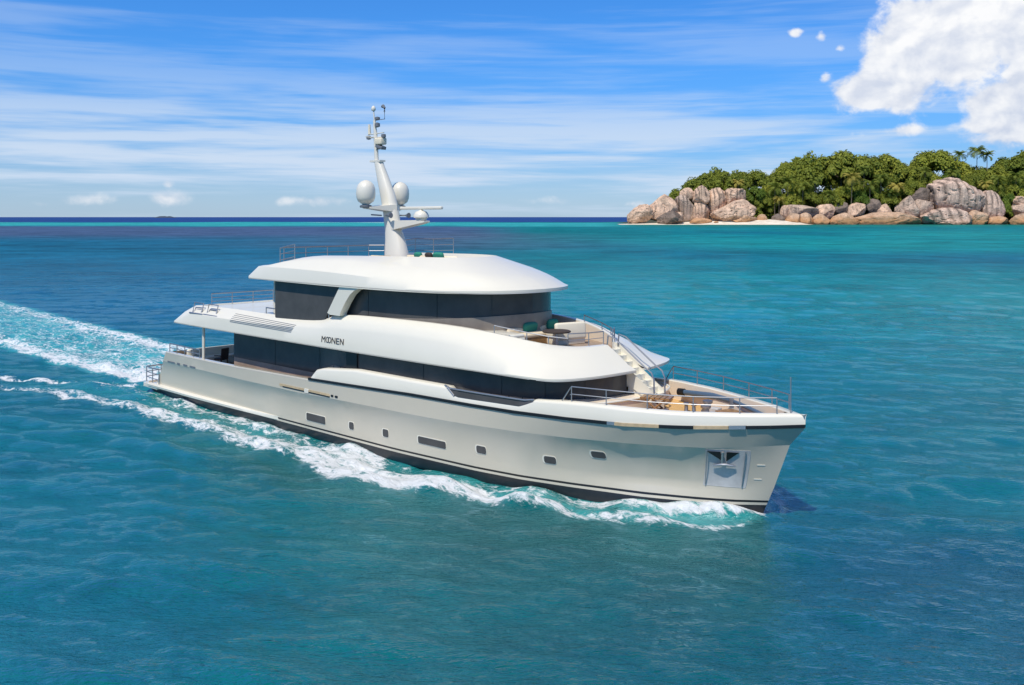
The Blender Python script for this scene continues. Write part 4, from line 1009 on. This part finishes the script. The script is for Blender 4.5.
BL = [
 ('big pale wedge shaped boulder at the far left tip of the island', 644,678,194,219.5,1172,'pale',1,2.3,.9,0,.08,.0,.15,.25),
 ('low sloping boulder at the outermost left waterline, leaning on the pale wedge', 627,654,204,221.5,1166,'pale',2,2.2,.9,0,.25,.1,.15,0),
 ('small dark rough rock standing in front of the pale wedge boulder', 656,683,211,225,1150,'dark',3,2.0,.9,0,0,0,.28,.4),
 ('small white rock between the dark rough rock and the cliff', 674,684,212,220,1156,'pale',4,2.3,.8,0,0,0,.15,0),
 ('tall grey boulder forming the left column of the left cliff', 675,694,194,219,1178,'grey',5,3.2,.8,.06,0,0,.12,0),
 ('small cap rock on the left column of the cliff', 679,695,187.5,197,1180,'pale',6,2.8,.9,0,0,0,.14,0),
 ('pointed block topping the middle of the left cliff', 692,710,185,202,1174,'pale',7,2.8,.9,.05,0,0,.12,.3),
 ('square block under the pointed block of the left cliff', 691,710,200,220,1173,'pale',8,3.6,.9,.05,0,0,.11,0),
 ('upright cracked slab right of the pointed block', 706,728,187.5,211,1178,'pale',9,3.4,.8,.06,0,0,.13,0),
 ('flat topped block at the right top of the left cliff', 722,746,187.5,203,1180,'pale',10,3.4,.9,.03,0,0,.13,0),
 ('grey slab filling the foot of the left cliff behind the slanted rock', 706,732,202,221,1182,'grey',11,3.0,.8,0,0,0,.14,0),
 ('large slanted slab rising to the right at the foot of the left cliff', 711,757,199,221,1166,'pale',12,2.7,.8,0,.12,.30,.12,0),
 ('low brown ledge rock under the slanted slab', 727,758,213,221.5,1160,'tan',13,2.8,.8,0,0,0,.14,0),
 ('flat tan rock on the sand below the left cliff', 688,712,218,223,1156,'tan',14,2.6,.8,0,0,0,.14,0),
 ('tiny tan rock on the middle of the white beach', 713,720,221,224,1152,'tan',15,2.4,.9,0,0,0,.14,0),
 ('small tan rock at the right end of the white beach', 757,768,214,221,1162,'tan',16,2.5,.9,0,0,0,.16,0),
 ('dark low rock beside the sand under the palms', 771,786,213.5,222,1162,'dark',17,2.4,.9,0,0,0,.16,0),
 ('round pale rock left of the long grey slab', 780,790,205,215,1176,'pale',18,2.3,.9,0,0,0,.14,0),
 ('long grey slab lying under the tall trees', 783,819,204.5,216,1178,'grey',19,3.0,.6,0,0,.05,.11,0),
 ('pale round boulder right of the long grey slab', 816,836,204,216,1176,'pale',20,2.3,.9,0,.1,0,.14,0),
 ('dark boulder in the shade between two pale boulders', 831,851,201,215,1184,'dark',21,2.4,.9,0,0,0,.16,0),
 ('pale flat sided boulder below the yellow palm', 847,867,202.5,214.5,1176,'pale',22,2.6,.9,0,.2,.1,.13,0),
 ('dark upright boulder right of the yellow palm', 866,881,198.5,214,1182,'dark',23,2.5,.9,0,0,0,.16,0),
 ('pale triangular boulder above the long tan shelf', 877,892,203.5,215,1174,'pale',24,2.2,.9,0,0,0,.13,.5),
 ('first tan waterline boulder from the beach', 783,801,213,225,1158,'tan',25,2.8,.8,0,0,0,.13,0),
 ('second tan waterline boulder from the beach, rounder', 799,814,212.5,225.5,1157,'tan',26,2.5,.8,0,0,0,.13,0),
 ('third tan waterline boulder from the beach, longer', 812,832,214,225.5,1157,'tan',27,3.0,.8,0,0,0,.12,0),
 ('fourth tan waterline boulder from the beach, with a dark crack', 829,858,212.5,225.5,1157,'tan',28,3.0,.7,0,0,0,.13,0),
 ('long flat tan shelf of rock along the water', 853,924,212,225.5,1158,'tan',29,4.0,.25,0,0,0,.09,0),
 ('small tan knob in front of the fourth waterline boulder', 830,838,220,226,1150,'tan',30,2.3,.9,0,0,0,.15,0),
 ('grey jagged boulder left of the great grooved dome', 895,915,195.5,214,1176,'grey',31,2.4,.9,0,.1,.1,.16,.2),
 ('round grey boulder at the foot of the jagged one', 904,920,203,215,1168,'grey',32,2.3,.9,0,0,0,.12,0),
 ('brown boulder lodged high against the left of the dome', 911,930,187.5,201,1184,'dark',33,2.4,.9,0,0,0,.14,0),
 ('dark grey boulder wedged under the left edge of the dome', 914,934,199,216,1172,'grey',34,2.5,.9,0,0,0,.14,0),
 ('great grooved granite dome, largest rock on the island', 928,982,177,213,1180,'dome',35,2.7,.8,.10,.02,-.08,.09,0),
 ('tall rounded boulder with a dark crack right of the dome', 979,1004,190,219,1172,'dome',36,2.8,.8,.06,.05,0,.10,0),
 ('broad rounded boulder at the water below the dome', 921,969,207.5,226,1158,'dome',37,2.7,.8,.04,0,0,.11,0),
 ('orange tan boulder at the water right of the broad rounded one', 963,988,210,226,1158,'tan',38,2.4,.9,0,.1,.15,.15,0),
 ('low orange ledge below the cracked boulder', 984,1007,216,226,1156,'tan',39,2.8,.8,0,0,0,.13,0),
 ('tan block at the water on the right edge of the island view', 1006,1042,213.5,226,1156,'tan',40,3.2,.8,0,0,0,.12,0),
 ('grey pale boulder on the tan block at the right edge', 1013,1040,202,215,1168,'grey',41,2.6,.9,0,0,0,.13,0),
 ('flat cap rock above the grey boulder at the right edge', 1012,1036,196,204,1176,'pale',42,2.8,.9,0,0,0,.13,0),
]
for (lab, x0, x1, y0, y1, d, m_, sd, sq, dp, gr, ti, le, am, pk) in BL:
    boulder(lab, x0, x1, y0, y1, d, RK[m_], sd, sq, dp, gr, ti, le, am, pk)

# land: sand, hill
def hx(X): return float(np.interp(X, [130, 185, 215, 260, 330, 420, 560, 700, 800, 900], [0, 4, 16, 20, 34, 42, 40, 44, 44, 0]))
def land_h(X, Y):
    s = float(sstep(np.array(Y), 1172, 1275)); b = float(sstep(np.array(Y), 1420, 1600))
    e = 3.2*float(sstep(np.array(Y), 1150, 1168))*float(sstep(np.array(X), 185, 225))*float(1-sstep(np.array(X), 800, 880))
    return -2.2+e+hx(X)*s*(1-b)+(2.4 if 0 else 0)+1.3*mn.noise(Vector((X*.03, Y*.03, 0)))*s
rows = []
for Y in np.concatenate([np.linspace(1140, 1180, 16), np.linspace(1184, 1620, 60)]):
    rows.append([(X, Y, land_h(X, Y)) for X in np.linspace(110, 920, 130)])
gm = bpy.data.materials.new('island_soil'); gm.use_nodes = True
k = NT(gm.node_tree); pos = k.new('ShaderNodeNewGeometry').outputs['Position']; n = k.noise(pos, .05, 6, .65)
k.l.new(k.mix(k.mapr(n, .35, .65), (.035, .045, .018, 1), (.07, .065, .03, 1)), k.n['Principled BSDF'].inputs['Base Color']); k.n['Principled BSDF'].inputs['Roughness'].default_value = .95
tag(MB().grid(rows).build('island_terrain', gm, None, angle=180, fix=False), kind='structure')
sand = bpy.data.materials.new('coral_sand'); sand.use_nodes = True
k = NT(sand.node_tree); pos = k.new('ShaderNodeNewGeometry').outputs['Position']; n = k.noise(pos, .12, 6, .65)
k.l.new(k.mix(k.mapr(n, .35, .65), (.62, .54, .43, 1), (.80, .72, .60, 1)), k.n['Principled BSDF'].inputs['Base Color']); k.n['Principled BSDF'].inputs['Roughness'].default_value = .95
rows = []
for j, f in enumerate(np.linspace(0, 1, 14)):
    row = []
    for px in np.linspace(618, 812, 90):
        X = (px-512)*1160/F_PX
        y0 = 1126+5*math.sin(X/31)+3*math.sin(X/11)+(12*max(0, (px-770)/40)); hgt = float(np.interp(px, [618, 640, 690, 745, 775, 800, 812], [.3, 1.2, 3.2, 5.4, 6.2, 3.4, .2]))
        Y = y0+f*(1178-y0); row.append((X, Y, -.5+(hgt+.6)*float(sstep(np.array(f), 0, .75))))
    rows.append(row)
tag(MB().grid(rows).build('beach', sand, None, angle=180, fix=False), kind='structure')

# ---- vegetation
def leaf_mat(name, dark, light, tint=None):
    m = bpy.data.materials.new(name); m.use_nodes = True
    k = NT(m.node_tree); p = k.n['Principled BSDF']; p.inputs['Roughness'].default_value = .65; p.inputs['Specular IOR Level'].default_value = .25
    pos = k.new('ShaderNodeNewGeometry').outputs['Position']
    n = k.noise(pos, .16, 4, .7); n2 = k.noise(pos, 1.1, 3, .6); oi = k.new('ShaderNodeObjectInfo').outputs['Random']
    f = k.math('ADD', k.mapr(n, .35, .65, 0, .6), k.math('ADD', k.math('MULTIPLY', n2, .35), k.math('MULTIPLY', k.math('SUBTRACT', oi, .5), .6)))
    c = k.mix(k.math('MINIMUM', k.math('MAXIMUM', f, 0), 1), dark+(1,), light+(1,)); k.l.new(c, p.inputs['Base Color'])
    tr = k.new('ShaderNodeBsdfTranslucent'); k.put(tr.inputs[0], c); mx = k.new('ShaderNodeMixShader'); mx.inputs[0].default_value = .34
    k.l.new(p.outputs[0], mx.inputs[1]); k.l.new(tr.outputs[0], mx.inputs[2]); k.l.new(mx.outputs[0], k.n['Material Output'].inputs[0]); return m
LM = {'deep': leaf_mat('deep_green_leaves', (.11, .155, .022), (.33, .355, .045)), 'mid': leaf_mat('mid_green_leaves', (.14, .18, .024), (.39, .40, .055)),
      'bright': leaf_mat('bright_green_leaves', (.09, .16, .02), (.24, .31, .045)), 'palm': leaf_mat('palm_leaves', (.10, .15, .02), (.33, .36, .06)), 'yellow': leaf_mat('yellowing_palm_leaves', (.26, .24, .04), (.58, .48, .11))}
bark = mat('grey_bark', (.16, .13, .10), .9, var=.3, vscale=.4)
def crown_mesh(name, seed, w, h, m, lobes=11, n=2600, leaf=1.5, flat=.55):
    """leaf sprays spread over many overlapping clumps, more of them outside than inside"""
    rs = np.random.default_rng(seed); cs = []
    for i in range(lobes):
        a = rs.uniform(0, 6.283); r = math.sqrt(rs.uniform(0, 1))*.72
        z = math.sqrt(max(0, 1-(r/.78)**2))*.42-.14+(rs.uniform(-.30, .0) if i % 3 == 0 else rs.uniform(-.05, .03))
        cs.append((r*math.cos(a)*w/2, r*math.sin(a)*w/2, z*h, rs.uniform(.17, .30)*w/2))
    vs = []; fs = []
    per = n//lobes
    for cx, cy, cz, rr in cs:
        for _ in range(per):
            d = rs.normal(size=3); d /= np.linalg.norm(d); d[2] = abs(d[2])*.9-.25*(rs.random() < .35)
            q = rr*(rs.uniform(.62, 1.04)); c = np.array([cx, cy, cz])+d*q*np.array([1, 1, flat+.25])
            nrm = d+np.array([0, 0, .35])+rs.normal(size=3)*.28; nrm /= np.linalg.norm(nrm)
            t = np.cross(nrm, rs.normal(size=3)); t /= np.linalg.norm(t); b = np.cross(nrm, t)
            s = leaf*rs.uniform(.55, 1.25); o = len(vs)
            vs += [c-t*s*.6, c+b*s*.42+nrm*s*.1, c+t*s*.7, c-b*s*.42+nrm*s*.1]; fs.append((o, o+1, o+2, o+3))
    me = bpy.data.meshes.new(name); me.from_pydata([tuple(v) for v in vs], [], fs); me.materials.append(m); me.update(); return me
CROWN = {}
def get_crown(kind, v, spread):
    key = (kind, v, spread)
    if key not in CROWN:
        CROWN[key] = crown_mesh('crown', hash((v*7+3, spread == 'wide')) % 1000+len(kind), 40, 30 if spread != 'wide' else 22, LM[kind], 30 if spread == 'wide' else 34, 8500, 1.5, .6 if spread == 'wide' else .8)
    return CROWN[key]
def trunk_mesh(h, spread, seed):
    rs = random.Random(seed); mb = MB()
    mb.tube([(0, 0, -3), (rs.uniform(-.5, .5), 0, h*.35), (rs.uniform(-1, 1), 0, h*.6)], [1.1, .8, .6], 8)
    for i in range(6):
        a = 6.283*i/6+rs.random(); mb.tube([(0, 0, h*.55), (math.cos(a)*spread*.22, math.sin(a)*spread*.22, h*.8), (math.cos(a)*spread*.4, math.sin(a)*spread*.4, h*.98)], [.5, .35, .15], 6)
    return mb
def tree(label, cx, top, wpx, d, kind='deep', v=0, spread='round', hf=.62, name='broadleaf_tree', cat='tree', group='broadleaf trees on the island hill', trunk=True):
    p = at(cx, top, d); w = wpx*d/F_PX; hgt = w*hf; gz = land_h(p.x, d)
    t = tag(empty(name, (p.x, d, gz)), label, cat, group)
    me = get_crown(kind, v, spread); zt = max(vv.co.z for vv in me.vertices); zb = min(vv.co.z for vv in me.vertices); xw = 36.0
    c = bpy.data.objects.new('crown', me); COL.objects.link(c); c.parent = t
    sx = w/xw*1.12; hgt = hgt*1.2; sz = hgt/(zt-zb); c.scale = (sx, sx, sz); c.location = (0, 0, p.z-gz-zt*sz); c.rotation_euler = (0, 0, (cx*1.7) % 6.28)
    if trunk:
        hh = max(3, p.z-gz-hgt*.45); trunk_mesh(hh, w, int(cx)).build('trunk', bark, t, fix=False)
    return t
TR = [
 ('small dark tree at the left end of the wood, above the cliff', 682,187,30,1202,'deep',0,'round',.75),
 ('leftmost tall tree of the wood, above the pointed cliff block', 703,172.5,40,1212,'mid',1,'round',.62),
 ('broad domed tree second from the left behind the cliff', 725,165.5,42,1218,'deep',2,'round',.66),
 ('dark tree behind the right end of the cliff, by the yellowing palm', 742,171,30,1226,'mid',3,'round',.8),
 ('round dark tree between the cliff wood and the tall central trees', 757,168.5,36,1230,'deep',1,'round',.66),
 ('low dark tree filling the dip left of the tall central tree', 779,172,36,1238,'mid',0,'round',.7),
 ('left shoulder tree of the tall central group, slightly lower', 789,161,32,1240,'deep',3,'round',.75),
 ('tall domed tree, left of the two highest in the central wood', 804,150.5,44,1246,'deep',2,'round',.78),
 ('wide spreading tree, highest in the central wood, over a gap of sky', 841,149.5,54,1246,'mid',0,'wide',.52),
 ('flat topped tree right of the highest central tree', 864,154,42,1242,'mid',2,'round',.62),
 ('dark tree beneath the left of the spreading tree', 816,166,26,1250,'deep',0,'round',.9),
 ('rounded tree left of the dip before the dome', 886,153.5,42,1242,'mid',1,'round',.62),
 ('lower tree at the right of the dip before the dome', 903,161.5,32,1238,'deep',2,'round',.7),
 ('big dark domed tree above the great grooved rock', 935,149.5,48,1246,'deep',3,'round',.66),
 ('low tree at the left foot of the big dark domed tree', 915,163,28,1238,'mid',3,'round',.8),
 ('low tree between the big domed tree and the tall palms', 958,161,32,1240,'mid',0,'round',.75),
 ('tree beneath the tall skyline palms', 976,165,34,1238,'deep',1,'round',.75),
 ('tree right of the skyline palms in the lower saddle', 994,163,36,1238,'mid',2,'round',.7),
 ('tree climbing to the right edge above the saddle', 1014,155,40,1246,'deep',0,'round',.7),
 ('tallest dark tree at the right edge of the view', 1038,147,56,1254,'deep',3,'round',.66),
 ('tree standing partly outside the right edge, behind the tan block', 1024,172,36,1226,'mid',1,'round',.7),
 ('dark tree standing behind the trunk of the spreading tree', 850,167,30,1262,'deep',3,'round',.9),
 ('dark tree in the shade between the domed tree and the spreading tree', 830,171,20,1264,'deep',1,'round',.9),
]
for i, (lab, cx, top, w, d, kd, v, sp, hf) in enumerate(TR): tree(lab, cx, top, w, d, kd, v, sp, hf)
SHR = [
 ('bright green bush right of the cliff top', 755,185,22,1196,'bright',1), ('dark bush left of the bright green bush', 744,188,18,1198,'deep',2), ('green bush between the beach and the bright bush', 764,196,20,1190,'mid',0),
 ('bush above the dark low rock by the sand', 778,193,22,1194,'mid',3), ('bush behind the round pale rock', 792,190,24,1196,'mid',1), ('dark bush above the long grey slab', 806,188,24,1198,'deep',0),
 ('low leafy bush with the palm fronds at the middle of the slabs', 829,189,22,1190,'mid',2), ('dark bush in the shade under the spreading tree', 842,186,22,1200,'deep',3), ('bush left of the yellow palm trunk', 838,196,16,1188,'mid',3),
 ('bush right of the yellow palm trunk', 861,190,22,1194,'bright',0), ('dark bush above the dark upright boulder', 875,184,24,1198,'deep',1), ('bush above the triangular boulder', 888,190,22,1190,'mid',2),
 ('bush left of the jagged grey boulder', 900,184,24,1194,'mid',0), ('bush behind the brown lodged boulder', 914,176,24,1204,'deep',2), ('bush above the left end of the dome', 930,170,24,1206,'mid',1),
 ('leafy bush behind the middle of the dome', 950,169,28,1206,'bright',2), ('bush behind the right end of the dome', 972,174,28,1202,'mid',3), ('bush above the cracked boulder', 990,180,28,1196,'mid',0),
 ('green bush between the cracked boulder and the right edge rocks', 1008,192,24,1186,'bright',3), ('dark bush higher up at the right edge', 1012,180,28,1206,'deep',0), ('bush over the flat cap rock at the right edge', 1028,186,28,1198,'mid',1),
 ('low bright bush beside the cracked boulder foot', 1006,203,14,1178,'bright',0), ('dark bush in the gap of the cliff wood', 735,181,20,1206,'deep',1), ('dark bush beneath the tall domed tree', 800,174,28,1215,'deep',2),
 ('dark bush beneath the right of the spreading tree', 856,176,28,1215,'deep',1), ('dark bush under the rounded tree', 884,172,28,1216,'deep',3), ('dark bush below the saddle palms', 1000,176,26,1214,'deep',2), ('bush on the slope left of the palms grove', 770,183,24,1206,'mid',2),
]
for i, (lab, cx, top, w, d, kd, v) in enumerate(SHR):
    tree(lab, cx, top, w, d, kd, v, 'round', .85, 'bush', 'bush', 'bushes on the island slope', False)

def frond_crown(seed, m, n=24, L=9.0, droop=1.0):
    rs = random.Random(seed); vs = []; fs = []
    for i in range(n):
        a = 6.283*i/n+rs.uniform(-.25, .25); el = rs.uniform(-.35, 1.15); l = L*rs.uniform(.75, 1.1); seg = 9
        pts = []; x = 0; z = 0; e = el
        for s in range(seg+1):
            pts.append((x, z)); x += l/seg*math.cos(e); z += l/seg*math.sin(e); e -= droop*(.10+.05*s*.5)+rs.uniform(0, .04)
        ca, sa = math.cos(a), math.sin(a)
        for s in range(seg):
            (x0, z0), (x1, z1) = pts[s], pts[s+1]; wd = L*.20*math.sin(math.pi*(s+1.2)/(seg+1.6))
            for sg in (1, -1):
                for q in (0, .5):            # leaflets, cut apart so light comes through
                    xa, za = x0+(x1-x0)*q, z0+(z1-z0)*q; xb, zb = x0+(x1-x0)*(q+.36), z0+(z1-z0)*(q+.36)
                    P = [(xa, 0, za), (xb, 0, zb), (xb+.5*wd, sg*wd, zb-.45*wd), (xa+.45*wd, sg*wd*.8, za-.40*wd)]
                    o = len(vs); vs += [(px_*ca-py_*sa, px_*sa+py_*ca, pz_) for px_, py_, pz_ in P]; fs.append((o, o+1, o+2, o+3))
    me = bpy.data.meshes.new('crown'); me.from_pydata(vs, [], fs); me.materials.append(m); me.update(); return me
PC = {(kd, s): frond_crown(s+(10 if kd == 'yellow' else 0), LM[kd]) for kd in ('palm', 'yellow') for s in range(3)}
PALMS = [
 ('tallest palm on the skyline right of the big domed tree', 977,150.5,1232,'palm',0,1.15), ('shorter palm just left of the tallest skyline palm', 960,154.5,1236,'palm',1,.85), ('palm leaning at the right of the tallest skyline palm', 987,155,1230,'palm',2,.9),
 ('yellowing palm with a pale trunk in front of the central trees', 852,177,1184,'yellow',0,1.15), ('yellow tinged palm right of the cliff', 738,182,1190,'yellow',1,.8), ('palm above the sand left of the dark rock', 775,187,1186,'palm',1,1.05),
 ('palm with drooping fronds left of the long grey slab', 788,181,1188,'palm',2,1.05), ('low yellowing palm at the left end of the slab', 779,199,1180,'yellow',2,.7), ('palm over the long grey slab', 803,186,1188,'palm',0,1.0),
 ('short bushy palm over the pale round boulder', 829,194,1182,'palm',1,.8), ('palm right of the yellow palm, above the pale flat boulder', 870,184,1188,'palm',2,1.0), ('palm above the long tan shelf', 881,178,1192,'palm',0,1.0),
 ('yellowing palm left of the dome with hanging dead fronds', 897,186,1184,'yellow',1,1.0), ('palm between the shelf and the jagged boulder', 889,192,1182,'palm',2,.85), ('palm in front of the big dark domed tree', 925,171,1200,'palm',1,.85),
 ('palm above the top of the dome', 953,173,1194,'palm',2,.85), ('palm above the crack of the tall boulder', 985,184,1188,'yellow',2,.85), ('palm behind the right of the cracked boulder', 998,179,1192,'palm',0,1.0), ('palm near the right edge below the tall tree', 1016,176,1196,'palm',1,1.0),
 ('palm in the middle of the slope below the flat topped tree', 864,170,1204,'palm',1,.9), ('small palm against the tall domed tree', 815,181,1194,'palm',2,.85),
]
for lab, px, py, d, kd, s, sc in PALMS:
    p = at(px, py, d); gz = land_h(p.x, d); t = tag(empty('palm_tree', (p.x, d, gz)), lab, 'palm tree', 'palms on the island')
    c = bpy.data.objects.new('crown', PC[(kd, s)]); COL.objects.link(c); c.parent = t; c.scale = (sc*1.55,)*3; hh = p.z-gz; ln = random.uniform(-2, 2)
    c.location = (0, 0, hh); c.rotation_euler = (0, 0, px % 6)
    MB().tube([(ln, 0, -2), (ln*.55, 0, hh*.35), (ln*.15, 0, hh*.7), (0, 0, hh)], [.75, .5, .42, .38], 7).build('trunk', bark, t, fix=False)
# rough ground cover under the trees: nobody could count these shoots
rs = np.random.default_rng(11); vs = []; fs = []
for _ in range(26000):
    px = rs.uniform(690, 1075); d = rs.uniform(1184, 1262); X = (px-512)*d/F_PX; z = land_h(X, d)+rs.uniform(0, 1)**1.3*(9 if d < 1200 else 16)
    if px < 745 and d < 1200: continue
    s = rs.uniform(.8, 1.9); t = rs.normal(size=3); t /= np.linalg.norm(t); b = np.cross(t, rs.normal(size=3)); b /= np.linalg.norm(b); c = np.array([X, d, z]); o = len(vs)
    vs += [tuple(c-t*s), tuple(c+b*s*.6), tuple(c+t*s), tuple(c-b*s*.6)]; fs.append((o, o+1, o+2, o+3))
tag(link_mesh('undergrowth', vs, fs, LM['deep'], None, False), kind='stuff')
# a far islet on the horizon
rows = []
for j, f in enumerate(np.linspace(0, 1, 10)):
    rows.append([(-4450+q*24, 11600+f*500, -3+32*math.sin(math.pi*f)*max(0, math.sin(math.pi*(q/10)))*(.7+.5*mn.noise(Vector((q*.6, f*2, 3)))) ) for q in np.linspace(0, 10, 26)])
tag(MB().grid(rows).build('distant_hill', mat('far_hill', (.05, .065, .085), .95), None, angle=180, fix=False), kind='structure')
